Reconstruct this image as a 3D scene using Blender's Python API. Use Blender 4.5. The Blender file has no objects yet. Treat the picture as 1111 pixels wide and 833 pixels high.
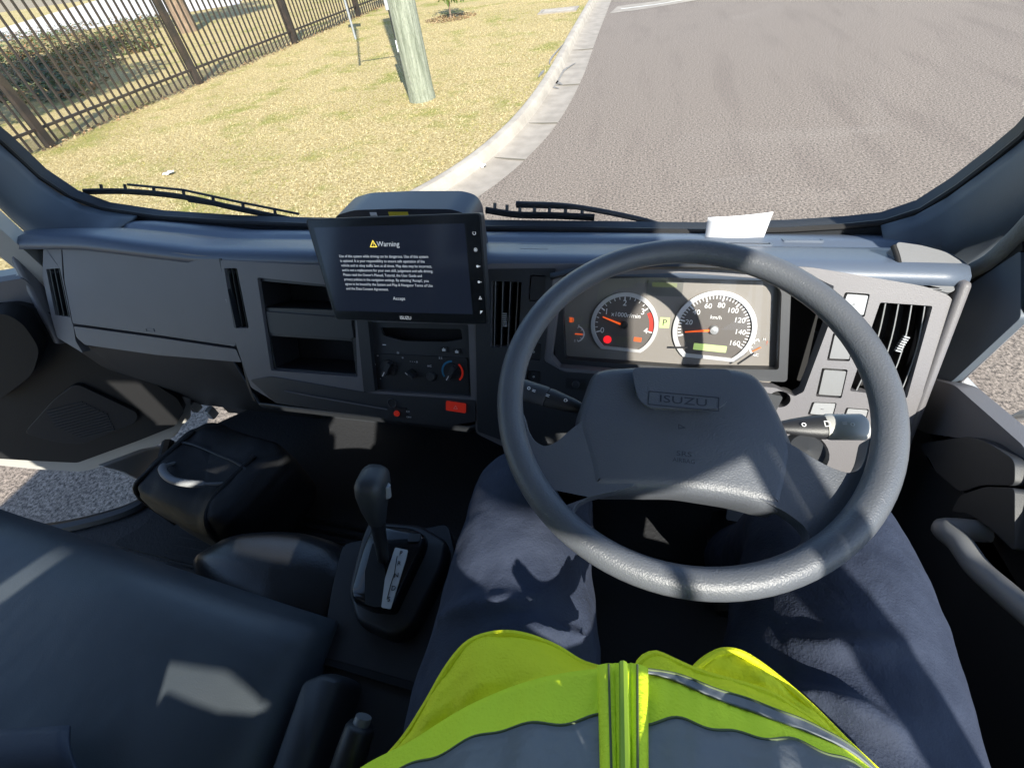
import bpy, bmesh, math, random
from mathutils import Vector, Matrix
from mathutils.geometry import tessellate_polygon
random.seed(7)
R = math.radians
sc = bpy.context.scene
COL = sc.collection
H = 2.05                                   # camera height over the road

# ---------------------------------------------------------------- camera
PW, PH, FPX = 1111.0, 833.0, 495.0
CX, CY = PW / 2, PH / 2
_D = Vector((630 - CX, 895 - CY, FPX)).normalized()
_h = (Vector((0, 0, 1)) - _D * _D.z).normalized()
_r = _D.cross(_h)
_p = R(19)
AX = _r * math.cos(_p) - _h * math.sin(_p)
AY = _h * math.cos(_p) + _r * math.sin(_p)
AZ = -_D
cam = bpy.data.objects.new('camera', bpy.data.cameras.new('camera'))
COL.objects.link(cam)
cam.data.sensor_fit = 'HORIZONTAL'
cam.data.sensor_width = 36
cam.data.lens = 36 * FPX / PW
cam.data.clip_start = 0.02
cam.data.clip_end = 900
right = Vector((AX.x, AY.x, AZ.x)); down = Vector((AX.y, AY.y, AZ.y)); fwd = Vector((AX.z, AY.z, AZ.z))
m = Matrix((right, -down, -fwd)).transposed().to_4x4()
m.translation = Vector((0, 0, H))
cam.matrix_world = m
sc.camera = cam

# ---------------------------------------------------------------- sky and sun
SUN_EL, SUN_AZ = 39.0, 153.0               # azimuth clockwise from +Y
w = bpy.data.worlds.new('World'); sc.world = w; w.use_nodes = True
nt = w.node_tree; nt.nodes.clear()
sky = nt.nodes.new('ShaderNodeTexSky'); sky.sky_type = 'NISHITA'; sky.sun_disc = False
sky.sun_elevation = R(SUN_EL); sky.sun_rotation = R(SUN_AZ); sky.ozone_density = 2.5; sky.dust_density = .6
bg = nt.nodes.new('ShaderNodeBackground'); bg.inputs[1].default_value = 0.15
wo = nt.nodes.new('ShaderNodeOutputWorld')
nt.links.new(sky.outputs[0], bg.inputs[0]); nt.links.new(bg.outputs[0], wo.inputs[0])
sl = bpy.data.lights.new('sun', 'SUN'); sl.energy = 5.0; sl.angle = R(0.5); sl.color = (1, .94, .84)
so = bpy.data.objects.new('sun', sl); COL.objects.link(so)
e, a = R(SUN_EL), R(SUN_AZ)
SUND = Vector((math.sin(a) * math.cos(e), math.cos(a) * math.cos(e), math.sin(e)))
so.rotation_euler = SUND.to_track_quat('Z', 'Y').to_euler()
so.location = (4, -8, 12)
sc.view_settings.view_transform = 'Standard'; sc.view_settings.look = 'None'
sc.view_settings.exposure = 1.1; sc.view_settings.gamma = 1
sc.render.engine = 'CYCLES'
sc.cycles.max_bounces = 8; sc.cycles.transparent_max_bounces = 16

# ---------------------------------------------------------------- materials
MATS = {}
def mat(name, col, rough=.5, metal=0, spec=.5, bump=0, bscale=200, col2=None, cscale=5, detail=4, emit=None, es=1,
        coat=0, lo=.35, hi=.65, bump2=0, b2scale=8, alpha=1, stretch=None, sheen=0):
    if name in MATS: return MATS[name]
    mt = bpy.data.materials.new(name); mt.use_nodes = True
    n = mt.node_tree.nodes; l = mt.node_tree.links; b = n['Principled BSDF']
    b.inputs['Base Color'].default_value = (*col, 1); b.inputs['Roughness'].default_value = rough
    b.inputs['Metallic'].default_value = metal; b.inputs['Specular IOR Level'].default_value = spec
    if coat: b.inputs['Coat Weight'].default_value = coat; b.inputs['Coat Roughness'].default_value = .1
    if sheen: b.inputs['Sheen Weight'].default_value = sheen
    if emit: b.inputs['Emission Color'].default_value = (*emit, 1); b.inputs['Emission Strength'].default_value = es
    tc = n.new('ShaderNodeTexCoord'); src = tc.outputs['Object']
    if stretch:
        mp = n.new('ShaderNodeMapping'); mp.inputs['Scale'].default_value = stretch
        l.new(src, mp.inputs[0]); src = mp.outputs[0]
    if col2:
        t = n.new('ShaderNodeTexNoise'); t.inputs['Scale'].default_value = cscale; t.inputs['Detail'].default_value = detail
        r = n.new('ShaderNodeValToRGB'); r.color_ramp.elements[0].position = lo; r.color_ramp.elements[1].position = hi
        r.color_ramp.elements[0].color = (*col, 1); r.color_ramp.elements[1].color = (*col2, 1)
        l.new(src, t.inputs[0]); l.new(t.outputs[0], r.inputs[0]); l.new(r.outputs[0], b.inputs['Base Color'])
    last = None
    for st, s in ((bump, bscale), (bump2, b2scale)):
        if st:
            t = n.new('ShaderNodeTexNoise'); t.inputs['Scale'].default_value = s; t.inputs['Detail'].default_value = 3
            bp = n.new('ShaderNodeBump'); bp.inputs['Strength'].default_value = st
            bp.inputs['Distance'].default_value = .35 / s
            l.new(src, t.inputs[0]); l.new(t.outputs[0], bp.inputs['Height'])
            if last: l.new(last, bp.inputs['Normal'])
            last = bp.outputs[0]
    if last: l.new(last, b.inputs['Normal'])
    MATS[name] = mt
    return mt
def glass(name, tint=(1, 1, 1), refl=.04):
    mt = bpy.data.materials.new(name); mt.use_nodes = True
    n = mt.node_tree.nodes; l = mt.node_tree.links; n.clear()
    o = n.new('ShaderNodeOutputMaterial'); mx = n.new('ShaderNodeMixShader')
    t = n.new('ShaderNodeBsdfTransparent'); t.inputs[0].default_value = (*tint, 1)
    g = n.new('ShaderNodeBsdfGlossy'); g.inputs['Roughness'].default_value = 0.01
    f = n.new('ShaderNodeLayerWeight'); f.inputs[0].default_value = .5
    pw = n.new('ShaderNodeMath'); pw.operation = 'POWER'; pw.inputs[1].default_value = 5
    k = n.new('ShaderNodeMath'); k.operation = 'MULTIPLY_ADD'; k.inputs[1].default_value = .8; k.inputs[2].default_value = refl
    l.new(f.outputs['Facing'], pw.inputs[0]); l.new(pw.outputs[0], k.inputs[0]); l.new(k.outputs[0], mx.inputs[0])
    l.new(t.outputs[0], mx.inputs[1]); l.new(g.outputs[0], mx.inputs[2]); l.new(mx.outputs[0], o.inputs[0])
    return mt
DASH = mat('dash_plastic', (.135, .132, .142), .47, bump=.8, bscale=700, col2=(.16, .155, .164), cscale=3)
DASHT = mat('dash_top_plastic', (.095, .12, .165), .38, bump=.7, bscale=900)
WHEELM = mat('wheel_urethane', (.085, .093, .108), .38, bump=.9, bscale=560, col2=(.105, .113, .128), cscale=9)
BLACK = mat('black_plastic', (.02, .021, .024), .45, bump=.3, bscale=700)
BLACKG = mat('gloss_black', (.01, .011, .013), .18)
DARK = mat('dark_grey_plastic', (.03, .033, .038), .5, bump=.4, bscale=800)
VOID = mat('shadow_gap_plastic', (.006, .006, .007), .8)
SWITCH = mat('switch_plastic', (.19, .195, .20), .4, bump=.2, bscale=600)
VINYL = mat('seat_vinyl', (.052, .063, .073), .40, bump=.5, bscale=700, bump2=.08, b2scale=7, col2=(.06, .07, .08), cscale=4)
VINYLB = mat('black_leatherette', (.016, .017, .019), .28, bump=.35, bscale=330)
MAT_F = mat('rubber_mat', (.014, .015, .017), .7, bump=.6, bscale=150)
PILLAR = mat('pillar_trim', (.085, .105, .13), .5, bump=.4, bscale=700)
LTRIM = mat('light_grey_trim', (.17, .175, .185), .5, bump=.4, bscale=600)
PAINT = mat('cab_paint', (.42, .41, .38), .3, coat=.3)
SEAL = mat('rubber_seal', (.008, .008, .009), .6)
WHITE = mat('white_mark', (.75, .75, .75), .5)
WLIT = mat('lit_white_text', (.6, .6, .6), .5, emit=(.75, .8, .85), es=.22)
METAL = mat('bright_metal', (.55, .55, .56), .25, metal=1)
SILV = mat('silver_plastic', (.34, .35, .36), .35, metal=.3, bump=.1, bscale=400)
SCREEN = mat('screen_glass', (.01, .011, .015), .12, emit=(.003, .0045, .009), es=1)
ORANGE = mat('needle_orange', (.9, .16, .02), .4, emit=(1, .13, .02), es=.35)
REDM = mat('red_plastic', (.55, .03, .02), .4, emit=(1, .05, .02), es=.06)
REDL = mat('red_lamp', (.5, .01, .01), .4, emit=(1, .02, .03), es=.5)
AMBER = mat('amber_lamp', (.4, .07, .02), .4, emit=(1, .15, .03), es=.25)
GREENL = mat('green_lcd', (.35, .42, .2), .4, emit=(.55, .8, .2), es=.25)
LCD = mat('grey_lcd', (.12, .12, .11), .35)
DIAL = mat('dial_face', (.095, .085, .078), .5)
CLUST = mat('cluster_face', (.20, .185, .168), .5, bump=.2, bscale=500)
BLUEM = mat('blue_mark', (.02, .18, .32), .5)
YEL = mat('yellow_sticker', (.75, .6, .05), .5)
PAPER = mat('paper_white', (.82, .83, .86), .6)
GLASS = glass('clear_glass', (.97, .985, .98), .03)
LENS = glass('lens_glass', (.97, .97, .97), .02)

# ---------------------------------------------------------------- geometry helpers (camera-relative metres, z 0 = lens)
def ray(x, y):
    v = Vector((x - CX, y - CY, FPX))
    return Vector((AX.dot(v), AY.dot(v), AZ.dot(v))).normalized()
def hit(x, y, o, n):
    d = ray(x, y); o = Vector(o); n = Vector(n)
    return d * (o.dot(n) / d.dot(n))
def atz(x, y, z): return hit(x, y, (0, 0, z), (0, 0, 1))
def gnd(x, y, h=0.0): return atz(x, y, h - H)
class Fr:
    def __init__(s, o, ex, ey):
        s.o = Vector(o); s.ex = Vector(ex).normalized(); s.ey = Vector(ey).normalized(); s.ez = s.ex.cross(s.ey).normalized()
    def p(s, u, v, w=0): return s.o + s.ex * u + s.ey * v + s.ez * w
    def uv(s, x, y, w=0):
        q = hit(x, y, s.o + s.ez * w, s.ez) - s.o
        return (q.dot(s.ex), q.dot(s.ey))
    def uvs(s, pts, w=0): return [s.uv(x, y, w) for x, y in pts]
    def sub(s, u, v, w=0, ang=0):
        c, k = math.cos(ang), math.sin(ang)
        return Fr(s.p(u, v, w), s.ex * c + s.ey * k, s.ey * c - s.ex * k)
def rnd(pts, r, n=4):
    out = []; N = len(pts)
    for i in range(N):
        p = Vector(pts[i]); a_ = Vector(pts[i - 1]); b_ = Vector(pts[(i + 1) % N])
        rr = r[i] if isinstance(r, (list, tuple)) else r
        da = (a_ - p); db = (b_ - p)
        k = min(rr, da.length * .48, db.length * .48)
        if k < 1e-6: out.append(tuple(p)); continue
        A = p + da.normalized() * k; B = p + db.normalized() * k
        for j in range(n + 1):
            t = j / n
            out.append(tuple(A * (1 - t) ** 2 + p * 2 * t * (1 - t) + B * t * t))
    return out
def rect(u0, v0, u1, v1, r=0, n=4):
    q = [(u0, v0), (u1, v0), (u1, v1), (u0, v1)]
    return rnd(q, r, n) if r else q
def catmull(P, n, closed=False):
    P = [Vector(p) for p in P]; out = []; N = len(P)
    segs = N if closed else N - 1
    for i in range(segs):
        p1, p2 = P[i], P[(i + 1) % N]
        p0 = P[i - 1] if (closed or i > 0) else p1 * 2 - p2
        p3 = P[(i + 2) % N] if (closed or i + 2 < N) else p2 * 2 - p1
        for j in range(n):
            t = j / n
            out.append(.5 * ((2 * p1) + (p2 - p0) * t + (2 * p0 - 5 * p1 + 4 * p2 - p3) * t * t + (3 * p1 - p0 - 3 * p2 + p3) * t ** 3))
    if not closed: out.append(P[-1])
    return out
def resample(P, n):
    P = [Vector(p) for p in P]; L = [0]
    for i in range(1, len(P)): L.append(L[-1] + (P[i] - P[i - 1]).length)
    out = []; k = 0
    for j in range(n):
        t = L[-1] * j / (n - 1)
        while k < len(P) - 2 and L[k + 1] < t: k += 1
        s = (t - L[k]) / max(1e-9, L[k + 1] - L[k])
        out.append(P[k].lerp(P[k + 1], min(1, max(0, s))))
    return out
class MB:
    def __init__(s): s.v = []; s.f = []; s.mi = []; s.cur = 0
    def add(s, vs, fs):
        o = len(s.v); s.v += [Vector(q) for q in vs]; s.f += [tuple(i + o for i in f) for f in fs]; s.mi += [s.cur] * len(fs); return s
    def box(s, fr, u0, u1, v0, v1, w0, w1):
        vs = [fr.p(u, v, w_) for w_ in (w0, w1) for v in (v0, v1) for u in (u0, u1)]
        return s.add(vs, [(0, 2, 3, 1), (4, 5, 7, 6), (0, 1, 5, 4), (2, 6, 7, 3), (0, 4, 6, 2), (1, 3, 7, 5)])
    def plate(s, fr, outer, w0, w1, holes=(), back=True):
        loops = [outer] + list(holes); flat = [p for lp in loops for p in lp]
        tris = tessellate_polygon([[Vector((p[0], p[1], 0)) for p in lp] for lp in loops])
        n = len(flat); vs = [fr.p(p[0], p[1], w1) for p in flat] + [fr.p(p[0], p[1], w0) for p in flat]
        fs = [tuple(t) for t in tris]
        if back: fs += [tuple(i + n for i in reversed(t)) for t in tris]
        o = 0
        for lp in loops:
            k = len(lp)
            for i in range(k):
                j = (i + 1) % k; fs.append((o + i, o + j, o + j + n, o + i + n))
            o += k
        return s.add(vs, fs)
    def rings(s, rings, closed=True, caps=True):
        n = len(rings[0]); vs = [p for r in rings for p in r]; fs = []
        for i in range(len(rings) - 1):
            for j in range(n if closed else n - 1):
                k = (j + 1) % n; fs.append((i * n + j, i * n + k, (i + 1) * n + k, (i + 1) * n + j))
        if caps and closed:
            fs.append(tuple(range(n))[::-1]); fs.append(tuple((len(rings) - 1) * n + j for j in range(n)))
        return s.add(vs, fs)
    def tube(s, pts, rad, seg=10, flat=1.0, up=None, caps=True, cyc=False):
        pts = [Vector(p) for p in pts]; N = len(pts)
        if not isinstance(rad, (list, tuple)): rad = [rad] * N
        rg = []; nrm = None
        for i in range(N):
            if cyc: t = pts[(i + 1) % N] - pts[i - 1]
            else: t = pts[min(i + 1, N - 1)] - pts[max(i - 1, 0)]
            t.normalize()
            if nrm is None:
                nrm = Vector(up) if up else (Vector((0, 0, 1)) if abs(t.z) < .9 else Vector((1, 0, 0)))
            nrm = (nrm - t * nrm.dot(t)).normalized(); b = t.cross(nrm)
            rg.append([pts[i] + (nrm * math.cos(2 * math.pi * k / seg) * flat + b * math.sin(2 * math.pi * k / seg)) * rad[i] for k in range(seg)])
        if cyc: rg.append(rg[0]); return s.rings(rg, True, False)
        return s.rings(rg, True, caps)
    def lathe(s, fr, prof, seg=32, a0=0, a1=360, caps=False):
        full = abs(a1 - a0) >= 360; n = seg if full else seg + 1
        rg = []
        for i in range(n):
            t = R(a0 + (a1 - a0) * i / seg); rg.append([fr.p(r * math.cos(t), r * math.sin(t), w_) for r, w_ in prof])
        if full: rg.append(rg[0])
        k = len(prof); vs = [p for r in rg for p in r]; fs = []
        for i in range(len(rg) - 1):
            for j in range(k - 1): fs.append((i * k + j, (i + 1) * k + j, (i + 1) * k + j + 1, i * k + j + 1))
        return s.add(vs, fs)
    def grid(s, rows):
        n = len(rows[0]); vs = [p for r in rows for p in r]; fs = []
        for i in range(len(rows) - 1):
            for j in range(n - 1): fs.append((i * n + j, i * n + j + 1, (i + 1) * n + j + 1, (i + 1) * n + j))
        return s.add(vs, fs)
    def ellipsoid(s, c, r, seg=16, rg=10):
        c = Vector(c); rows = []
        for i in range(rg + 1):
            t = math.pi * i / rg
            rows.append([c + Vector((r[0] * math.sin(t) * math.cos(2 * math.pi * j / seg), r[1] * math.sin(t) * math.sin(2 * math.pi * j / seg), r[2] * math.cos(t))) for j in range(seg)])
        return s.rings(rows, True, False)
    def text(s, fr, txt, size, align='CENTER', w_=0.0005, extr=.0003, sx=1, sy=1, shear=0, line=1.0):
        cu = bpy.data.curves.new('t', 'FONT'); cu.body = txt; cu.size = size; cu.align_x = align; cu.align_y = 'CENTER'
        cu.extrude = extr; cu.shear = shear; cu.space_line = line; cu.resolution_u = 3
        ob = bpy.data.objects.new('t', cu); me = ob.to_mesh()
        s.add([fr.p(v.co.x * sx, v.co.y * sy, v.co.z + w_) for v in me.vertices], [tuple(p.vertices) for p in me.polygons])
        ob.to_mesh_clear(); bpy.data.objects.remove(ob); bpy.data.curves.remove(cu); return s
    def build(s, name, mats, parent=None, bevel=0, seg=2, sharp=38, sub=0, solid=0, loc=None, recalc=True, weld=False):
        root = parent
        while root and root.parent: root = root.parent
        L = root.location if root else Vector(loc or (0, 0, 0))
        off = Vector((0, 0, H)) - L
        me = bpy.data.meshes.new(name); me.from_pydata([v + off for v in s.v], [], s.f)
        if not isinstance(mats, (list, tuple)): mats = [mats]
        for m_ in mats: me.materials.append(m_)
        if len(mats) > 1: me.polygons.foreach_set('material_index', s.mi)
        bm = bmesh.new(); bm.from_mesh(me)
        if weld: bmesh.ops.remove_doubles(bm, verts=bm.verts, dist=1e-5)
        if recalc: bmesh.ops.recalc_face_normals(bm, faces=bm.faces)
        bm.to_mesh(me); bm.free()
        me.shade_smooth(); me.set_sharp_from_angle(angle=R(sharp))
        o = bpy.data.objects.new(name, me); COL.objects.link(o)
        if root is None: o.location = L
        if parent: o.parent = parent
        if solid:
            q = o.modifiers.new('s', 'SOLIDIFY'); q.thickness = solid; q.offset = 0
        if bevel:
            q = o.modifiers.new('b', 'BEVEL'); q.width = bevel; q.segments = seg; q.limit_method = 'ANGLE'; q.angle_limit = R(35)
        if sub:
            q = o.modifiers.new('u', 'SUBSURF'); q.levels = sub; q.render_levels = sub
        return o
def thing(name, label, cat, loc, group=None):
    o = bpy.data.objects.new(name, None); COL.objects.link(o); o.location = loc; o.empty_display_size = .2
    o['label'] = label; o['category'] = cat
    if group: o['group'] = group
    return o
def tag(o, label, cat, group=None):
    o['label'] = label; o['category'] = cat
    if group: o['group'] = group
    return o
def lab(o, t): o['label'] = t; return o
def struct(o, k='structure'): o['kind'] = k; return o

# ================================================================ SETTING
exec_setting = True
GX = Fr((0, 0, -H), (1, 0, 0), (0, 1, 0))
# kerb lines traced as plan curves: asphalt edge, gutter/kerb foot, kerb back
def plan(px, extra_far, extra_near):
    pts = [gnd(x, y) for x, y in px]
    return [(p.x, p.y) for p in pts]
foot = [(-1.85, 60), (-1.7, 30), (-1.56, 17.5), (-1.5, 12), (-1.45, 9.2), (-1.5, 7.2), (-1.66, 5.9), (-1.95, 4.85), (-2.45, 3.9), (-3.15, 3.0), (-3.8, 2.1), (-4.2, 1.0), (-4.35, -1), (-4.4, -8), (-4.4, -60)]
foot = [Vector((p[0], p[1], 0)) for p in catmull([Vector((x, y, 0)) for x, y in foot], 8)]
def off(poly, d):
    out = []
    for i, p in enumerate(poly):
        t = (poly[min(i + 1, len(poly) - 1)] - poly[max(i - 1, 0)]).normalized()
        out.append(p + Vector((t.y, -t.x, 0)) * d)
    return out
# travelling from far to near, "right of travel" is -x (kerb side)
asph = off(foot, -.42); kt1 = off(foot, .03); kt2 = off(foot, .13); kb = off(foot, .17)
gz = lambda L, z: [Vector((p.x, p.y, z - H)) for p in L]
ROADM = mat('asphalt', (.13, .122, .115), .85, bump=.5, bscale=150, col2=(.16, .152, .142), cscale=1.1, lo=.3, hi=.7, detail=8)
def road_mat():
    mt = ROADM; n = mt.node_tree.nodes; l = mt.node_tree.links; b = n['Principled BSDF']
    tc = n.new('ShaderNodeTexCoord')
    ns = n.new('ShaderNodeTexNoise'); ns.inputs['Scale'].default_value = 48; ns.inputs['Detail'].default_value = 5; ns.inputs['Roughness'].default_value = .85
    r = n.new('ShaderNodeValToRGB'); r.color_ramp.elements[0].position = .40; r.color_ramp.elements[1].position = .62
    r.color_ramp.elements[0].color = (.035, .028, .022, 1); r.color_ramp.elements[1].color = (.34, .28, .225, 1)
    l.new(tc.outputs['Object'], ns.inputs[0]); l.new(ns.outputs[0], r.inputs[0])
    # dark wheel-path patches
    mp = n.new('ShaderNodeMapping'); mp.inputs['Scale'].default_value = (1.5, .22, 1); mp.inputs['Rotation'].default_value = (0, 0, R(8))
    l.new(tc.outputs['Object'], mp.inputs[0])
    n2 = n.new('ShaderNodeTexNoise'); n2.inputs['Scale'].default_value = 1.7; n2.inputs['Detail'].default_value = 7
    l.new(mp.outputs[0], n2.inputs[0])
    r2 = n.new('ShaderNodeValToRGB'); r2.color_ramp.elements[0].position = .34; r2.color_ramp.elements[1].position = .47
    r2.color_ramp.elements[0].color = (.89, .88, .88, 1); r2.color_ramp.elements[1].color = (1, 1, 1, 1)
    l.new(n2.outputs[0], r2.inputs[0])
    mx = n.new('ShaderNodeMix'); mx.data_type = 'RGBA'; mx.blend_type = 'MULTIPLY'; mx.inputs[0].default_value = 1
    l.new(r.outputs[0], mx.inputs[6]); l.new(r2.outputs[0], mx.inputs[7]); l.new(mx.outputs[2], b.inputs['Base Color'])
road_mat()
CONC = mat('concrete', (.31, .275, .23), .85, bump=.6, bscale=60, col2=(.40, .36, .30), cscale=4.5, detail=8)
CONC2 = mat('gutter_concrete', (.24, .212, .176), .85, bump=.6, bscale=60, col2=(.31, .276, .232), cscale=4.5, detail=8)
def grass_mat():
    mt = bpy.data.materials.new('dry_grass'); mt.use_nodes = True
    n = mt.node_tree.nodes; l = mt.node_tree.links; b = n['Principled BSDF']; b.inputs['Roughness'].default_value = .9
    b.inputs['Specular IOR Level'].default_value = .15
    tc = n.new('ShaderNodeTexCoord')
    def noise(s, d=6, ro=.6):
        t = n.new('ShaderNodeTexNoise'); t.inputs['Scale'].default_value = s; t.inputs['Detail'].default_value = d; t.inputs['Roughness'].default_value = ro
        l.new(tc.outputs['Object'], t.inputs[0]); return t.outputs[0]
    def ramp(i, stops):
        r = n.new('ShaderNodeValToRGB'); el = r.color_ramp.elements
        while len(el) < len(stops): el.new(.5)
        for k, (p, c) in enumerate(stops): el[k].position = p; el[k].color = (*c, 1)
        l.new(i, r.inputs[0]); return r.outputs[0]
    straw = ramp(noise(26, 8, .8), [(.36, (.15, .11, .045)), (.5, (.36, .285, .13)), (.64, (.64, .54, .32))])
    green = ramp(noise(30, 8, .8), [(.3, (.10, .11, .025)), (.55, (.24, .24, .06)), (.75, (.38, .36, .13))])
    msk = ramp(noise(.9, 9, .72), [(.51, (0, 0, 0)), (.63, (.9, .9, .9))])
    mx = n.new('ShaderNodeMix'); mx.data_type = 'RGBA'
    l.new(msk, mx.inputs[0]); l.new(straw, mx.inputs[6]); l.new(green, mx.inputs[7]); l.new(mx.outputs[2], b.inputs['Base Color'])
    bp = n.new('ShaderNodeBump'); bp.inputs['Strength'].default_value = .8; bp.inputs['Distance'].default_value = .02
    l.new(noise(45, 6, .8), bp.inputs['Height']); l.new(bp.outputs[0], b.inputs['Normal'])
    return mt
GRASS = grass_mat()
KH = .12
# ground: one sheet, grass level on the kerb side, out to the horizon
mb = MB()
far = 420
n_ = len(kb)
L1 = gz(kb, KH); L1[0].y = 60; L2 = [Vector((-far, p.y, KH - H)) for p in L1]
mb.grid([L1, L2])
struct(mb.build('grass_verge', GRASS, recalc=False))
mb = MB(); base = Fr((0, 0, -H - .12), (1, 0, 0), (0, 1, 0))
mb.add([base.p(-far, -far), base.p(far, -far), base.p(far, far), base.p(-far, far)], [(0, 1, 2, 3)])
struct(mb.build('ground', mat('bare_earth', (.22, .18, .12), .9)))
mb = MB(); A = gz(asph, 0.0); mb.grid([A, [Vector((p.x + 30, p.y, -H)) if False else Vector((60, p.y, -H)) for p in A]])
struct(mb.build('road', ROADM, recalc=False))
mb = MB(); mb.grid([gz(asph, -.012 + .004), gz(off(foot, -.2), -.012), gz(off(foot, -.02), .0), gz(foot, .012)])
struct(mb.build('gutter', CONC2, recalc=False))
mb = MB(); mb.grid([gz(foot, .012), gz(off(foot, .012), .05), gz(kt1, .105), gz(off(foot, .055), .13), gz(kt2, .135), gz(kb, .118), gz(kb, .02)])
struct(mb.build('kerb', CONC, recalc=False))
# spoon drain and white line across the far road
mb = MB(); dq = [gnd(x, y, .005) for x, y in [(661, 15), (700, 10), (760, 0)]]; dq += [dq[-1] + Vector((3, .9, 0))]
mb.grid([dq, [p + Vector((.15, 1.0, 0)) for p in dq]]); struct(mb.build('spoon_drain', CONC2, recalc=False))
mb = MB(); dq2 = [p + Vector((.25, .42, .004)) for p in dq]; mb.grid([dq2, [p + Vector((.02, .12, 0)) for p in dq2]]); struct(mb.build('road_marking', mat('road_paint', (.55, .53, .48), .7, col2=(.42, .40, .36), cscale=12), recalc=False))
# kerb joints, cast shadow arcs painted as dark strips
mb = MB()
for k in (26, 34, 42, 50, 58, 66):
    p = foot[k]; t = (foot[k + 1] - foot[k - 1]).normalized(); nn = Vector((t.y, -t.x, 0))
    fr = Fr((p.x, p.y, -H), nn, t); mb.box(fr, -.42, -.01, -.006, .006, -.02, .005)
struct(mb.build('gutter_joint', mat('joint_dark', (.12, .11, .09), .9)))
SHADM = mat('painted_shadow', (.14, .135, .13), .8, col2=(.24, .23, .21), cscale=20)
mb = MB()
def shadow_strip(px, z, wd):
    pts = catmull([gnd(x, y, z) for x, y in px], 6); L_ = []; Rr = []
    for i, p in enumerate(pts):
        t = (pts[min(i + 1, len(pts) - 1)] - pts[max(i - 1, 0)]).normalized(); s_ = Vector((-t.y, t.x, 0)) * wd * math.sin(math.pi * (i + .6) / (len(pts) + .2))
        L_.append(p + s_); Rr.append(p - s_)
    mb.grid([L_, Rr])
shadow_strip([(625, 68), (611, 77), (604, 87), (600, 94), (607, 96)], .007, .05)
shadow_strip([(590, 84), (600, 88), (610, 92)], .007, .06)
shadow_strip([(596, 70), (599, 62), (613, 46)], .14, .02)
shadow_strip([(584, 84), (588, 79), (590, 76)], .135, .03)
struct(mb.build('shadow_arcs', SHADM, recalc=False))
# pale driveway beyond the fence
mb = MB(); P_ = [gnd(x, y, KH + .01) for x, y in [(-200, 90), (0, 46), (70, 38), (120, 27), (200, 14), (260, 5)]]
P_ = catmull(P_, 5); mb.grid([P_, [p + Vector((-60, 90, 0)) for p in P_]])
struct(mb.build('driveway', mat('pale_concrete', (.52, .49, .46), .9, col2=(.44, .42, .40), cscale=1), recalc=False))
# leaf litter and bark under the trees (uncountable)
def leafy(name, n, fn, size, mats, hfn=lambda: 0, up=.4):
    import numpy as np
    mb = MB()
    for i in range(n):
        c = fn(); mb.cur = random.randrange(len(mats)); s_ = size * random.uniform(.6, 1.3)
        d = Vector((random.gauss(0, 1), random.gauss(0, 1), random.gauss(0, up))).normalized()
        e_ = d.cross(Vector((random.gauss(0, .5), random.gauss(0, .5), 1))).normalized()
        mb.add([c - d * s_, c + e_ * s_ * .35, c + d * s_, c - e_ * s_ * .35], [(0, 1, 2, 3)])
    return mb
LFB = [mat('leaf_brown', (.20, .11, .05), .8), mat('leaf_tan', (.38, .27, .14), .8), mat('leaf_dark', (.09, .06, .035), .8)]
FX = -9.75
def fenceline():
    y = random.uniform(1, 34); return Vector((FX + random.gauss(0, .12), y, KH - H + .015 + abs(random.gauss(0, .012))))
struct(leafy('leaf_litter', 3200, fenceline, .035, LFB).build('leaf_litter', LFB, recalc=False), 'stuff')
PL0 = gnd(458, 108, KH)
# grass tufts over the visible verge (uncountable)
GB = [mat('grass_straw', (.38, .30, .13), .9), mat('grass_pale', (.56, .47, .26), .9), mat('grass_green', (.19, .20, .045), .9), mat('grass_olive', (.31, .27, .08), .9)]
def inside_verge(x, y):
    for i in range(len(kb) - 1):
        if kb[i].y >= y >= kb[i + 1].y: return x < kb[i].x - .03
    return False
mb = MB()
import mathutils
cnt = 0
while cnt < 70000:
    y = 3.0 + 15 * random.random() ** 1.5; x = random.uniform(-9.6, -1.5)
    if not inside_verge(x, y): continue
    cnt += 1
    g = mathutils.noise.noise(Vector((x * .8, y * .8, 0))) + .5 * mathutils.noise.noise(Vector((x * 2.3, y * 2.3, 5)))
    mb.cur = (2 if random.random() < .4 else 3) if g > .30 + random.gauss(0, .12) else (0 if random.random() < .6 else 1)
    hgt = random.uniform(.008, .026); a_ = random.uniform(0, 6.28); wv = Vector((math.cos(a_), math.sin(a_), 0)) * .0042
    b0 = Vector((x, y, KH - H)); tp = b0 + Vector((random.gauss(0, .025), random.gauss(0, .025), hgt))
    mb.add([b0 - wv, b0 + wv, tp], [(0, 1, 2)])
struct(mb.build('grass', GB, recalc=False), 'stuff')

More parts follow.
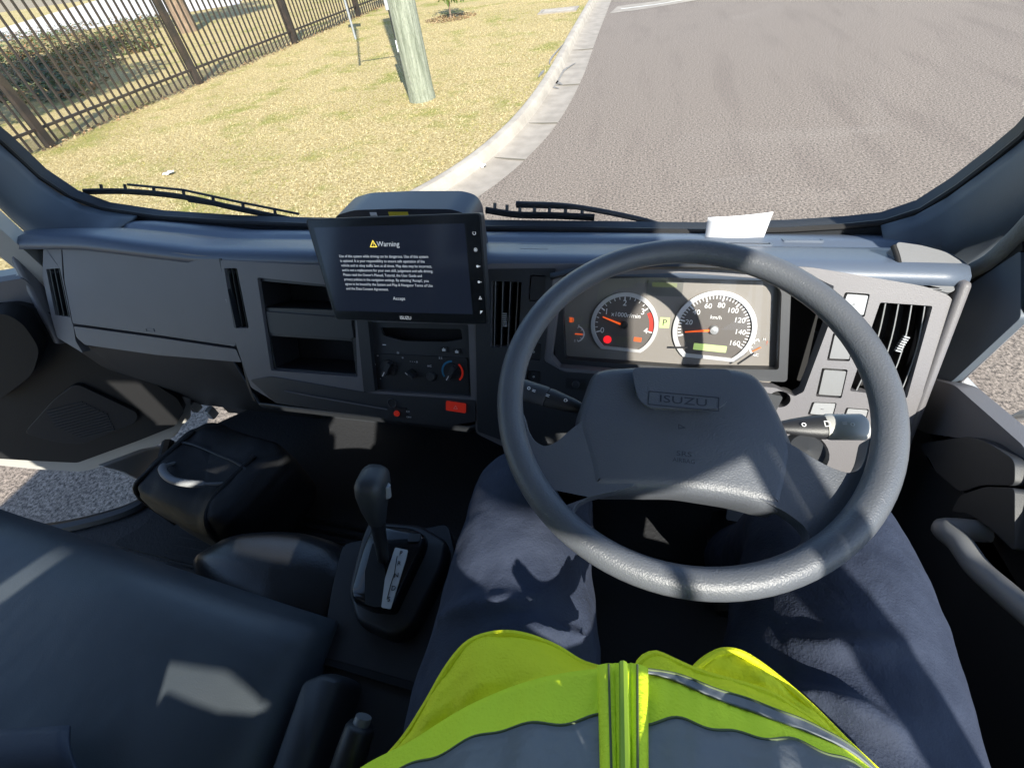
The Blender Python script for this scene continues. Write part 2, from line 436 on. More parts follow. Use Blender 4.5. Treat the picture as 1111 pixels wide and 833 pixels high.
# ---------------------------------------------------------------- fence
FENCEM = mat('fence_steel', (.018, .014, .012), .55, col2=(.035, .024, .018), cscale=6)
fence = thing('steel_fence', 'dark brown steel picket fence with square posts along the far edge of the dry lawn', 'fence', (FX, 12, KH))
ys = [-1.3, 2.5, 6.35, 10.12, 14.2, 18.3, 22.4, 26.5, 30.6]
for y in ys:
    mb = MB(); fr = Fr((FX, y, KH - H), (1, 0, 0), (0, 1, 0)); mb.box(fr, -.06, .06, -.06, .06, -.2, 2.25)
    mb.box(fr, -.065, .065, -.065, .065, 2.25, 2.27); mb.build('post', FENCEM, fence)
for i in range(len(ys) - 1):
    for z in (.28, 1.95):
        mb = MB(); fr = Fr((FX, 0, KH - H + z), (1, 0, 0), (0, 1, 0)); mb.box(fr, -.02, .02, ys[i] + .061, ys[i + 1] - .061, -.02, .02)
        mb.build('rail', FENCEM, fence)
    mb = MB(); nb = 22
    for k in range(nb):
        y = ys[i] + (ys[i + 1] - ys[i]) * (k + 1) / (nb + 1); fr = Fr((FX, y, KH - H), (1, 0, 0), (0, 1, 0))
        if k % 1 == 0: mb.box(fr, -.015, .015, -.015, .015, .04, 2.1)
    mb.build('pickets', FENCEM, fence)
# ---------------------------------------------------------------- power pole
WOOD = mat('treated_pole_wood', (.17, .19, .135), .85, bump=1, bscale=14, col2=(.33, .35, .27), cscale=3.5, stretch=(6, 6, .5), bump2=.5, b2scale=60, detail=8)
pole = thing('power_pole', 'thick weathered green-grey timber power pole standing on the lawn', 'pole', Vector((PL0.x, PL0.y, KH)))
mb = MB(); pr = []
for i in range(30):
    z = -.1 + 8.5 * (i / 29) ** 1.3; ring = []
    r0 = .205 - .008 * z
    for k in range(28):
        t = 2 * math.pi * k / 28; rr = r0 * (1 + .035 * math.sin(3 * t + z * .5) + .02 * mathutils.noise.noise(Vector((math.cos(t) * 4, math.sin(t) * 4, z * .6))))
        if z < .12: rr *= 1.06
        ring.append(Vector((PL0.x + rr * math.cos(t), PL0.y + rr * math.sin(t), KH - H + z)))
    pr.append(ring)
mb.rings(pr); mb.build('trunk', WOOD, pole, sharp=60)
GALV = mat('galvanised', (.48, .5, .52), .45, metal=.6, col2=(.38, .4, .42), cscale=20)
left = Vector((-.90, -.42, 0)).normalized(); back = Vector((-.42, .9, 0)).normalized()
pf = Fr((PL0.x, PL0.y, KH - H), left, (0, 0, 1))
mb = MB(); mb.box(pf, .165, .235, 1.15, 2.5, -.045, .045); mb.build('cable_guard', GALV, pole, bevel=.006)
mb = MB(); mb.tube([pf.p(.178, -.05), pf.p(.178, .6), pf.p(.185, 1.16)], .022, 10); mb.build('conduit', BLACK, pole)
mb = MB(); mb.box(pf, .19, .205, .66, .80, -.03, .03); lab(mb.build('tag', PAPER, pole), 'small white tag')
mb = MB(); mb.tube([pf.p(.1, 3.2), pf.p(.95, 3.3)], .03); mb.tube([pf.p(.95, 2.95), pf.p(.95, 7.5)], .025); mb.build('shadow_rod', GALV, pole)  # unseen bracket and rod added to cast a thin shadow line on the lawn
# sign post
SP = gnd(386, 43, KH)
sp = thing('sign_post', 'thin galvanised sign post on the lawn in front of the picket fence', 'sign post', Vector((SP.x, SP.y, KH)))
mb = MB(); mb.tube([SP, SP + Vector((0, 0, 2.6))], .03, 12); mb.build('post', GALV, sp)
mb = MB(); fr = Fr(SP + Vector((0, -.035, 2.3)), (1, 0, 0), (0, 0, 1)); mb.plate(fr, rect(-.22, -.3, .22, .3, .03), -.002, .002); mb.build('sign_plate', GALV, sp)
# ---------------------------------------------------------------- trees
LEAFG = [mat('leaf_green', (.05, .10, .025), .6), mat('leaf_mid', (.09, .15, .04), .6), mat('leaf_deep', (.03, .06, .02), .6)]
BARK = mat('bark', (.16, .11, .075), .9, bump=1, bscale=30, col2=(.26, .19, .13), cscale=8, stretch=(3, 3, .6))
def tree(name, label, base, h, crown_r, n, leaf, lean=(0, 0), trunk_r=.16, grp=None):
    t = thing(name, label, 'tree', Vector((base[0], base[1], KH)), grp); B = Vector((base[0], base[1], KH - H))
    mb = MB(); top = B + Vector((lean[0], lean[1], h * .62))
    mb.tube([B - Vector((0, 0, .1)), B + Vector((lean[0] * .2, lean[1] * .2, h * .2)), B + Vector((lean[0] * .5, lean[1] * .6, h * .42)), top], [trunk_r * 1.25, trunk_r, trunk_r * .8, trunk_r * .5], 12)
    cl = []
    for k in range(9):
        a_ = k * 2.4; rr = crown_r * random.uniform(.35, .8); c = top + Vector((math.cos(a_) * rr, math.sin(a_) * rr, random.uniform(-.1, .45) * h * .5)); cl.append((c, crown_r * random.uniform(.3, .5)))
        mb.tube([B + (top - B) * random.uniform(.5, .95), (top + c) * .5 + Vector((0, 0, .1)), c], [trunk_r * .35, trunk_r * .22, trunk_r * .08], 7)
    mb.build('trunk', BARK, t)
    def pick():
        c, r_ = random.choice(cl); d = Vector((random.gauss(0, 1), random.gauss(0, 1), random.gauss(0, .8))).normalized()
        return c + d * r_ * random.random() ** .45
    leafy('crown', n, pick, leaf, LEAFG, up=.8).build('crown', LEAFG, t, recalc=False)
    return t
tree('shade_tree', 'leafy tree behind the fence throwing patchy shade, nearest to the truck', (-13.5, 6.2), 6.2, 3.0, 9000, .15)
tree('shade_tree', 'tree behind the fence with its trunk at the edge of the pale driveway', (-17.8, 19.3), 7.0, 3.0, 6000, .16, trunk_r=.3)
tree('shade_tree', 'tree farther back behind the fence over the driveway bend', (-18.0, 9.5), 6.5, 3.4, 9000, .16)
sb = gnd(489, 20, KH)
sap = thing('sapling', 'young sapling with narrow drooping leaves in a ring of bark mulch on the lawn', 'tree', Vector((sb.x, sb.y, KH)))
mb = MB(); mb.tube([sb, sb + Vector((.03, 0, .7)), sb + Vector((-.03, .02, 1.5))], [.03, .022, .01], 8); mb.build('trunk', BARK, sap)
def pk(): return sb + Vector((.22 + random.gauss(0, .2), random.gauss(0, .16), random.uniform(.35, 1.6)))
GS = [mat('sapling_leaf', (.22, .30, .06), .6), mat('sapling_leaf_dark', (.10, .15, .03), .6)]
leafy('foliage', 650, pk, .08, GS, up=2.5).build('crown', GS, sap, recalc=False)
def mulch():
    a_ = random.uniform(0, 6.28); r_ = .75 * random.random() ** .5; return sb + Vector((r_ * math.cos(a_), r_ * math.sin(a_), .012))
struct(leafy('bark_mulch', 900, mulch, .035, LFB).build('bark_mulch', LFB, recalc=False), 'stuff')
# shrubs along the back of the fence
SHR = [mat('shrub_green', (.05, .085, .03), .7), mat('shrub_olive', (.12, .13, .05), .7), LFB[0]]
for k, (px, py, r_, lb) in enumerate([(20, 62, 1.0, 'low dark green shrub behind the fence at its nearest end'), (70, 66, .9, 'low shrub behind the fence between the two nearest posts'), (115, 50, .9, 'low shrub beside the driveway edge behind the fence'), (150, 55, .8, 'low olive shrub behind the second post of the fence')]):
    c = gnd(px, py, KH)
    def ps(c=c, r_=r_):
        d = Vector((random.gauss(0, 1), random.gauss(0, 1), abs(random.gauss(0, .5)))).normalized(); return c + Vector((d.x * r_, d.y * r_, d.z * r_ * .35)) * random.random() ** .4
    o = leafy('shrub', 700, ps, .09, SHR, up=.7).build('shrub', SHR, recalc=False, loc=Vector((c.x, c.y, KH))); tag(o, lb, 'shrub', 'shrubs behind the fence')
gq_ = [gnd(x, y, KH + .02) for x, y in [(-20, 112), (-10, 40), (188, 16), (208, 70), (90, 112)]]
def bed():
    while True:
        a_, b_ = random.random(), random.random(); p = gq_[0].lerp(gq_[1], a_).lerp(gq_[4].lerp(gq_[2], a_), b_)
        if mathutils.noise.noise(Vector((p.x * .45, p.y * .45, 3))) > -.12: return p + Vector((0, 0, random.random() ** 2 * .22))
struct(leafy('garden_bed', 9000, bed, .09, [mat('shrub_green', ()), mat('shrub_olive', ()), LFB[0], LFB[2]] if False else [MATS['shrub_green'], MATS['shrub_olive'], LFB[0], LFB[2], MATS['leaf_deep']]).build('garden_bed', [MATS['shrub_green'], MATS['shrub_olive'], LFB[0], LFB[2], MATS['leaf_deep']], recalc=False), 'stuff')
# pit lid, litter
c = gnd(606, 12.5, KH); fr = Fr((c.x, c.y, KH - H), (1, 0, 0), (0, 1, 0))
pit = thing('pit_cover', 'flat grey concrete service pit cover set in the lawn beside the kerb', 'pit cover', Vector((c.x, c.y, KH)))
mb = MB(); mb.plate(fr, rect(-.5, -.33, .5, .33), -.02, .03, [rect(-.42, -.26, .42, .26)]); mb.build('frame', CONC2, pit)
mb = MB(); mb.box(fr, -.41, .41, -.25, .25, -.02, .022); mb.build('lid', CONC, pit, bevel=.005)
def litter(px, py, z, s_, m_, lb, cat, hh=.012, ang=.3):
    c = gnd(px, py, z); fr = Fr(c, (math.cos(ang), math.sin(ang), .08), (-math.sin(ang), math.cos(ang), .1)); mb = MB()
    rows = [[fr.p(s_ * (i / 5 - .5), s_ * .7 * (j / 4 - .5), hh * (1 + math.sin(i * 1.7 + j)) * .8) for i in range(6)] for j in range(5)]
    mb.grid(rows); return tag(mb.build('litter', m_, solid=.002, loc=Vector((c.x, c.y, z))), lb, cat)
litter(183, 188, KH + .02, .13, PAPER, 'scrap of white paper lying on the dry lawn', 'litter')
litter(523, 181, .01, .10, PAPER, 'crumpled white paper scrap lying in the gutter', 'litter', hh=.02)
c = gnd(580, 106.5, .01); fr = Fr(c, (1, -.2, 0), (.2, 1, 0)); mb = MB(); mb.box(fr, -.06, .06, -.025, .025, 0, .035)
tag(mb.build('wood_block', mat('wood_brown', (.17, .11, .06), .8), bevel=.004, loc=Vector((c.x, c.y, 0))), 'small brown block of wood lying in the gutter', 'block')

# ================================================================ TRUCK
TR = thing('truck', 'cab of a parked light truck with blue-grey plastic dashboard, open left door and black seats', 'truck', Vector((-.48, -.5, 0)))
F0 = Fr((0, 0, 0), (1, 0, 0), (0, 1, 0))
T26 = R(26)
DF = Fr((0, .72, -.46), (1, 0, 0), (0, math.sin(T26), math.cos(T26)))     # dash face, +w towards the driver
XL, XR = -1.53, .56
GP, GN = (0, .93, -.5), (0, 1, .17)
GF = Fr(GP, (1, 0, 0), (0, -.17, 1))                                         # windscreen plane, +w towards the driver
GF = Fr(GP, (1, 0, 0), (0, -.17, 1)); 
# ---- windscreen outline on its plane
gl_px = [(0, 155), (40, 192), (75, 215), (110, 228), (170, 237), (250, 242.5), (330, 245.5), (530, 249), (650, 251), (760, 253), (860, 250.5), (920, 247), (960, 243), (1000, 230), (1040, 205), (1080, 175), (1111, 150)]
gl = [GF.uv(x, y) for x, y in gl_px]
gl_hole = gl + [(.59, .35), (.585, .72), (.50, .90), (.30, .94), (-1.26, .94), (-1.46, .90), (-1.545, .72), (-1.55, .38)]
mb = MB(); mb.plate(GF, [(-1.66, -.13), (.70, -.13), (.70, 1.14), (-1.66, 1.14)], -.035, .0, [gl_hole]); mb.build('windscreen_frame', DARK, TR)
mb = MB(); hc = [GF.p(u, v, -.006) for u, v in catmull([Vector((u, v, 0)) for u, v in gl_hole], 3, True) for u, v in [(u, v)]] if False else [GF.p(u, v, -.004) for u, v in gl_hole]
mb.tube(hc, .0065, 8, cyc=True); mb.build('windscreen_seal', SEAL, TR)
mb = MB(); inner = [GF.p(u, v, -.018) for u, v in gl_hole]; mb.add(inner, [tuple(range(len(inner)))]); mb.build('windscreen', GLASS, TR, recalc=False)
# ---- A pillar trims: lofted between windscreen edge and door opening
def loft_strip(A, B, name, m_, bulge=.02, nrm=(0, -1, .2), n=8, k=24):
    A = resample(catmull(A, 6), k); B = resample(catmull(B, 6), k); N = Vector(nrm); rows = []
    for a_, b_ in zip(A, B): rows.append([a_.lerp(b_, j / n) + N * bulge * math.sin(math.pi * j / n) for j in range(n + 1)])
    mb = MB(); mb.grid(rows); return mb.build(name, m_, TR, solid=.006, sharp=60)
RA = [GF.p(*GF.uv(x, y), .004) for x, y in [(955, 244), (1000, 230), (1040, 205), (1080, 175), (1111, 150)]] + [GF.p(.60, .35, .004), GF.p(.60, 1.08, .004)]
RBp = [Vector(p) for p in [(.50, .80, -.56)]] + [hit(x, y, (.57, 0, 0), (1, 0, 0)) for x, y in [(1013, 318), (1060, 283), (1111, 245)]] + [Vector((.575, .745, -.2)), Vector((.575, .70, .05)), Vector((.575, .62, .65))]
loft_strip(RA, RBp, 'pillar_trim', PILLAR, .035, (-.5, -1, .1))
LA = [GF.p(*GF.uv(x, y), .004) for x, y in [(150, 234), (110, 228), (75, 215), (40, 192), (0, 155)]] + [GF.p(-1.56, .38, .004), GF.p(-1.56, 1.08, .004)]
LB = [hit(100, 262, (0, .78, 0), (0, 1, 0)), hit(50, 268, (-1.50, 0, 0), (1, 0, 0)), hit(28, 250, (-1.53, 0, 0), (1, 0, 0)), hit(0, 225, (-1.54, 0, 0), (1, 0, 0)), Vector((-1.545, .79, -.15)), Vector((-1.545, .74, .05)), Vector((-1.545, .66, .65))]
loft_strip(LA, LB, 'pillar_trim', PILLAR, .03, (.5, -1, .1))
# corner trims at the dash ends
CT = Fr((.45, .742, -.449), (1, 0, 0), (0, .85, .53))
mb = MB(); mb.plate(CT, rnd(CT.uvs([(972, 262), (1000, 266), (1026, 273), (1044, 284), (1048, 294), (1034, 318), (1010, 314), (978, 300)]), .008), -.05, .0); mb.build('corner_trim', LTRIM, TR, bevel=.006, seg=3)
mb = MB(); g_ = [CT.p(*CT.uv(x, y, .0), -.002) for x, y in [(970, 266), (974, 277), (976, 288), (974, 299)]]
mb.tube(catmull(g_, 5), .004, 10); mb.build('gasket', SEAL, TR)

# ---- roof, rear wall, floor, firewall, B pillars
ROOFZ = .66
mb = MB(); mb.plate(Fr((0, 0, ROOFZ), (1, 0, 0), (0, 1, 0)), rect(-1.66, -.95, .70, .82, .12), 0, .05); mb.build('roof', PAINT, TR, bevel=.02)
mb = MB(); mb.plate(Fr((0, 0, ROOFZ), (1, 0, 0), (0, 1, 0)), rect(-1.6, -.88, .60, .76, .1), -.02, -.004); mb.build('headliner', mat('headliner_cloth', (.11, .115, .125), .9), TR)
LINING = mat('wall_lining', (.07, .073, .08), .8, bump=.3, bscale=300)
RW = Fr((0, -.90, 0), (1, 0, 0), (0, 0, 1))
mb = MB(); mb.plate(RW, rect(-1.66, -1.1, .632, ROOFZ - .001, .01), -.008, .004, [rect(-1.40, -.19, .618, .565, .01)]); mb.build('rear_wall', LINING, TR)
mb = MB(); rq_ = rect(-1.41, -.20, .62, .575, .01); mb.add([RW.p(u, v, -.002) for u, v in rq_], [tuple(range(len(rq_)))]); mb.build('rear_window', GLASS, TR)
FL = -1.08
flpx = [(185, 482), (176, 515), (165, 540), (140, 556), (80, 572), (20, 580)]
fl = [(p.x, p.y) for p in [atz(x, y, FL) for x, y in flpx]]
fl_out = [(.6, .80), (-1.2, .80)] + fl + [(-1.50, -.2), (-1.50, -.88), (.6, -.88)]
mb = MB(); mb.plate(Fr((0, 0, FL), (1, 0, 0), (0, 1, 0)), fl_out, -.06, 0); mb.build('floor', mat('floor_vinyl', (.022, .023, .026), .6, bump=.5, bscale=120), TR)
# raised sill lip
mb = MB(); mb.tube(catmull([Vector((x, y, FL + .01)) for x, y in fl], 5), .018, 8); mb.build('sill_lip', DARK, TR)
mt_px = [(178, 528), (300, 520), (300, 640), (240, 620), (120, 590), (158, 570), (172, 548)]
mq = [(p.x, p.y) for p in [atz(x, y, FL + .012) for x, y in mt_px]]
mb = MB(); mb.plate(Fr((0, 0, FL + .004), (1, 0, 0), (0, 1, 0)), rnd(mq, .03), 0, .01)
for k in range(16):
    y = mq[0][1] - .02 - k * .022; mb.box(Fr((0, 0, FL + .013), (1, 0, 0), (0, 1, 0)), -1.12, -.55, y, y + .006, 0, .003)
mb.build('floor_mat', MAT_F, TR)
mb = MB(); mb.plate(Fr((0, .80, 0), (1, 0, 0), (0, 0, 1)), [(-1.34, -1.12), (.60, -1.12), (.60, -.62), (-1.40, -.62)], -.02, .02); mb.build('firewall', DARK, TR)
# front and side outer skin
mb = MB(); mb.plate(Fr((0, .99, 0), (1, 0, 0), (0, 0, 1)), rect(-1.66, -1.35, .70, -.56, .06), -.03, .0); mb.build('front_panel', PAINT, TR, bevel=.01)
for s_, x in ((-1, -1.62), (1, .625)):
    mb = MB(); fr = Fr((x, 0, 0), (0, 1, 0), (0, 0, 1))
    mb.plate(fr, [(-.904, -1.1), (-.56, -1.1), (-.52, -.5), (-.52, .45), (-.48, .655), (-.904, .655)], -.006, .006, [[(-.565, -.30), (-.565, .40), (-.895, .60), (-.895, -.30)]]); mb.build('sun_shaping_pillar', LINING, TR)  # opening invented, slanted top edge shaped to pattern sunlight on the wheel
    qg = [(-.56, -.31), (-.56, .41), (-.90, .61), (-.90, -.31)]; mb = MB(); mb.add([fr.p(u, v, 0) for u, v in qg], [(0, 1, 2, 3)]); mb.build('sun_opening_pane', GLASS, TR)
    mb = MB(); mb.plate(fr, [(.82, -.60), (.96, -.60), (.99, -1.2), (.80, -1.2)], -.02, .02); mb.build('front_corner', PAINT, TR)
# chassis, deck and wheels (outside, low)
mb = MB(); mb.box(Fr((-.48, 0, -H), (1, 0, 0), (0, 1, 0)), -.42, .42, -5.2, .7, .45, .70); mb.build('chassis', BLACK, TR)
mb = MB(); mb.box(Fr((-.48, 0, -H), (1, 0, 0), (0, 1, 0)), -1.15, 1.15, -6.4, -1.05, .86, 1.0); mb.build('deck', DARK, TR, bevel=.01)
mb = MB(); mb.box(Fr((-.48, 0, -H), (1, 0, 0), (0, 1, 0)), -1.2, 1.2, -6.4, -2.25, 1.001, 3.1); mb.build('shade_box', mat('shade_box_white', (.7, .7, .7), .5), TR, bevel=.02)  # unseen box added to shade the ground beside the open door
for x in (-1.38, .42):
    for y in (.35, -3.6):
        wf = Fr((x, y, -H + .40), (0, 1, 0), (0, 0, 1)); mb = MB()
        mb.lathe(wf, [(.22, .09), (.36, .10), (.40, .07), (.40, -.07), (.36, -.10), (.22, -.09)], 36); wh = mb.build('wheel', SEAL, TR)
        mb = MB(); mb.lathe(wf, [(0, .05), (.12, .05), (.16, .08), (.22, .088), (.22, -.088), (0, -.06)], 28); mb.build('rim', SILV, wh)

# ---- dashboard
DB = MB()
prof = [(.985, -.545), (.94, -.508), (.90, -.492), (.874, -.487), (.864, -.4905), (.848, -.489), (.836, -.478), (.80, -.462), (.755, -.452), (.735, -.449), (.722, -.455), (.7165, -.468)]
rows = []
for i in range(60):
    x = -1.50 + (2.0) * i / 59
    t = max(0, (-1.15 - x) / .35); dz = .028 * min(1, max(0, (-.95 - x) / .3)); bow = -.02 * ((x + .5) ** 2) * 0
    rows.append([Vector((x, y - .03 * t * t * (1 if y > .9 else .2), z + dz * (1 if y < .8 else .9))) for y, z in prof])
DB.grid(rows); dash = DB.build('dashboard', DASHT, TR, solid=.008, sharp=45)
# underside of the dash
mb = MB(); rows = []
for i in range(30):
    x = -1.46 + 1.96 * i / 29
    lw = -.655 if x < -.885 else (-.765 if x < -.27 else -.74)
    y0 = .72 + .488 * (lw + .46)
    e_ = 1 if x > -.9 else .6
    if x < -.885: rows.append([Vector((x, y0 + .01, lw)), Vector((x, y0 + .015, lw - .03)), Vector((x, .655, -.78)), Vector((x - .0, .70, -.90)), Vector((x, .76, -1.06))])
    else: rows.append([Vector((x, y0, lw)), Vector((x, y0 + .003, lw - .02)), Vector((x, y0 + .04, lw - .05 * e_ - .02)), Vector((x, .70, lw - .12)), Vector((x, .79, lw - .14))])
mb.grid(rows); mb.build('lower_panel', DARK, dash, solid=.006, sharp=60)
# side cheek at the far left end
mb = MB(); mb.plate(Fr((-1.47, 0, 0), (0, 1, 0), (0, 0, 1)), [(.70, -.44), (.95, -.45), (.95, -.80), (.76, -.76), (.62, -.67)], -.015, .005); mb.build('side_cheek', DASH, dash, bevel=.006)
mb = MB(); mb.plate(Fr((.497, 0, 0), (0, 1, 0), (0, 0, 1)), [(.705, -.455), (.93, -.50), (.93, -.85), (.70, -.85), (.56, -.79)], -.012, .003); mb.build('side_cheek', DASH, dash, bevel=.006)
# defroster grilles on the top
TPF = Fr((0, .80, -.462), (1, 0, 0), (0, 1, -.22))
for px, py, w_ in ((172, 243, .035), (186, 244, .02), (580, 271, .028), (812, 266, .04), (870, 262, .035)):
    q = hit(px, py, (0, .885, -.489), (0, .3, 1)); fr = Fr(q + Vector((0, 0, .0015)), (1, 0, 0), (0, 1, -.3)); mb = MB()
    mb.plate(fr, rect(-w_, -.009, w_, .009, .004), -.003, .0025, [rect(-w_ + .004, -.006, w_ - .004, .006, .003)])
    g_ = mb.build('defroster_vent', DASHT, dash); mb = MB(); mb.plate(fr, rect(-w_ + .003, -.0065, w_ - .003, .0065, .003), -.001, .001); mb.build('vent_void', VOID, g_)
# groove lines in the upper left top
for A_, B_ in (((100, 262), (330, 270)), ((530, 262), (640, 263))):
    mb = MB(); a_ = hit(*A_, (0, .85, -.487), (0, .1, 1)); b_ = hit(*B_, (0, .85, -.487), (0, .1, 1))

def face_plate(name, px, m_, w0=-.02, w1=0, holes=(), r=.004, hr=.004, bevel=.0025, parent=None, hbevel=None, fr=DF, seg=2):
    mb = MB(); o = rnd(fr.uvs(px, w1), r)
    mb.plate(fr, o, w0, w1, [rnd(fr.uvs(h, w1), hr) for h in holes]); return mb.build(name, m_, parent or dash, bevel=bevel, seg=seg)
# glove box and left end
vent_left = [(50, 292), (65, 291), (76, 344), (60, 342)]
face_plate('end_panel', [(47, 266), (66, 262), (68, 300), (77, 345), (80, 356), (82, 370), (90, 383), (62, 366), (56, 345), (46, 300)], DASH, holes=[vent_left], bevel=.003, hr=.002)
face_plate('glove_box', [(67, 263), (150, 270), (237, 279), (243, 300), (256, 376), (168, 363), (79, 351), (70, 305)], DASH, -.02, .004, bevel=.007, r=.006, seg=4)
gl_ = face_plate('glove_box_lip', [(80, 354), (168, 366), (256, 379), (262, 393), (170, 385), (92, 374), (83, 366)], DASH, -.03, .004, bevel=.007, r=.004, seg=4)
mb = MB(); fr = Fr(DF.p(*DF.uv(163, 358, .004), .004), DF.ex, DF.ey); mb.plate(fr, rect(-.013, -.004, .013, .004, .001), 0, .0012, [rect(-.0118, -.0028, .0118, .0028, .001)]); mb.build('release_mark', DASH, dash)
# air vents
def vent(name, px, n, horizontal=False, tabpx=None, wd=.006, parent=None, rails=None):
    """recess with louvres"""
    v = face_plate(name, [(x, y) for x, y in px], BLACK, -.05, -.0022, holes=[], bevel=0, r=.002)
    q = DF.uvs(px, 0)
    return v, q
def louvres(v, q, n, m_=DARK, edge=LTRIM, bright=None, curve=.0, wout=.0):
    (a, b, c, d) = q   # tl, tr, br, bl
    for i in range(n):
        t = (i + .5) / n
        tp = Vector(a).lerp(Vector(b), t); bt = Vector(d).lerp(Vector(c), t)
        mb = MB(); rows = []
        for j in range(9):
            s_ = j / 8; p = tp.lerp(bt, s_); cu = curve * math.sin(math.pi * s_)
            rows.append([DF.p(p.x - cu, p.y, wout - .001), DF.p(p.x - cu, p.y, wout + .0), DF.p(p.x + .004 - cu, p.y, -.03)])
        mb.grid(rows); mb.build('louvre', m_, v, solid=.0016)
        if bright:
            mb = MB(); pts = []
            for j in range(9):
                s_ = j / 8; p = tp.lerp(bt, s_); cu = curve * math.sin(math.pi * s_); pts.append(DF.p(p.x - cu, p.y, wout + .0006))
            mb.tube(pts, .0011, 6); mb.build('louvre_edge', bright, v)
def tab(v, u, vv, ang=0):
    fr = Fr(DF.p(u, vv, .003), DF.ex * math.cos(ang) + DF.ey * math.sin(ang), DF.ey * math.cos(ang) - DF.ex * math.sin(ang)); mb = MB()
    for k in range(7): mb.box(fr, -.004, .004, -.014 + k * .004, -.0118 + k * .004, -.004, .002)
    mb.build('vent_tab', SILV, v)
VB = mat('vent_void', (.006, .006, .007), .7)
def make_vent(label, px, n, bright, curve, tabp, ang=0, wout=-.004, parent=None):
    q = DF.uvs(px, 0); c = Vector((0, 0)); 
    for p in q: c += Vector(p) / len(q)
    big = [tuple(c + (Vector(p) - c) * 1.02) for p in q]
    mb = MB(); mb.plate(DF, big, -.052, -.045)
    v = mb.build('air_vent', VB, TR); v['label'] = label
    louvres(v, q, n, BLACK, None, bright, curve, wout)
    if tabp: u, vv = DF.uv(*tabp, 0); tab(v, u, vv, ang)
    return v
LOUV = mat('louvre_grey', (.06, .065, .06), .4)
make_vent('left end air vent', vent_left, 3, LOUV, 0, None)
VC = [(533, 305), (566, 306), (562, 377), (532, 377)]
VR = [(955, 328), (1012, 332), (984, 432), (922, 424)]
VS = [(243, 291), (257, 291), (270, 356), (254, 356)]
make_vent('narrow vent left of the storage trays', VS, 3, LOUV, 0, (250, 330), R(8))
make_vent('centre vent with vertical louvres', VC, 4, mat('louvre_light', (.16, .165, .17), .35), 0, (548, 346), 0)
make_vent('large right vent with bright louvre edges', VR, 4, SILV, -.006, (978, 372), R(-14))
# centre stack
trays = [(279, 301), (384, 312), (388, 409), (294, 402)]
rad = [(400, 349), (508, 352), (511, 431), (405, 424)]
SPX = [(239, 282), (330, 287), (430, 289), (526, 284), (527, 302), (514, 352), (516, 457), (480, 462), (300, 437), (272, 420), (252, 362), (242, 306)]
st = face_plate('centre_stack', SPX, DASH, -.02, .006, holes=[VS, trays, rad], bevel=.004, r=.006, parent=TR)
mb = MB(); q = DF.uvs([(300, 437), (480, 462), (516, 457), (516, 434), (405, 427), (294, 408), (272, 412)], .0065); mb.plate(DF, rnd(q, .006), .0065, .0085); mb.build('stack_lower_band', DARK, st, bevel=.001)
mb = MB(); q = DF.uvs([(388, 345), (400, 346), (408, 424), (396, 425)], .0065); mb.plate(DF, rnd(q, .002), -.01, .011); mb.build('divider', DARK, st, bevel=.004, seg=3)
mb = MB(); mb.plate(DF, DF.uvs([(270, 295), (390, 300), (396, 415), (288, 408)], -.05), -.10, -.095); mb.build('tray_back', VOID, st)
t1 = [(283, 305), (372, 313), (379, 336), (288, 333)]; t2 = [(293, 365), (382, 371), (386, 406), (299, 399)]
mb = MB(); q = DF.uvs([(279, 300), (385, 311), (389, 410), (293, 403)], -.003); mb.plate(DF, q, -.09, -.003, [rnd(DF.uvs(t1, -.003), .003), rnd(DF.uvs(t2, -.003), .003)]); mb.build('storage_tray', BLACK, st, bevel=.002)
mb = MB(); mb.plate(DF, rnd(DF.uvs([(289, 338), (381, 345), (384, 367), (293, 361)], .0), .003), -.003, .001); mb.build('tray_flap', DARK, st, bevel=.002)
MB().plate(Fr((-.866, 0, 0), (0, 1, 0), (0, 0, 1)), [(.716, -.455), (.655, -.58), (.588, -.72), (.575, -.765), (.63, -.86), (.80, -.95), (.80, -.46)], -.006, .0).build('stack_side', DARK, st)
# radio slot and climate panel
CW = -.004
cl = face_plate('climate_panel', rad, DARK, -.012, CW, holes=[[(412, 355), (500, 357), (502, 368), (485, 371), (438, 370), (416, 364)]], bevel=.0015, parent=st and TR)
mb = MB(); mb.plate(DF, DF.uvs([(405, 350), (506, 352), (506, 374), (408, 372)], -.03), -.045, -.04); mb.build('radio_slot', VOID, cl)
mb = MB(); mb.plate(DF, rnd(DF.uvs([(406, 383), (507, 388), (510, 427), (409, 420)], CW), .003), CW, CW + .0025); mb.build('control_face', BLACK, cl, bevel=.001)
KW = CW + .0026
def knob(px, py, r, ang, label, body=BLACK):
    u, v = DF.uv(px, py, KW); fr = DF.sub(u, v, KW, ang); mb = MB()
    mb.lathe(fr, [(0, .004), (r * .98, .004), (r, .002), (r, 0)], 32)
    k = mb.build('knob', body, cl); k['label'] = label
    mb = MB(); mb.plate(fr, rnd([(-r * .9, -r * .25), (r * .9, -r * .25), (r * .9, r * .25), (-r * .9, r * .25)], r * .1), .003, .016); mb.build('grip', DARK, k, bevel=.002)
    mb = MB(); mb.box(fr, -r * .88, -r * .3, -r * .05, r * .05, .016, .0167); mb.build('pointer', WHITE, k)
    return fr
knob(422, 399, .019, R(60), 'fan mode dial')
knob(447, 405, .011, R(-40), 'small fan speed lever dial')
fr = knob(491, 403, .0185, R(60), 'temperature dial with blue and red arc')
mb = MB(); mb.lathe(fr.sub(0, 0, 0, -R(60)), [(.0205, .0006), (.0245, .0006)], 20, 90, 215); mb.build('cold_mark', BLUEM, cl, recalc=False)
mb = MB(); mb.lathe(fr.sub(0, 0, 0, -R(60)), [(.0205, .0006), (.0245, .0006)], 20, -50, 50); mb.build('hot_mark', REDM, cl, recalc=False)
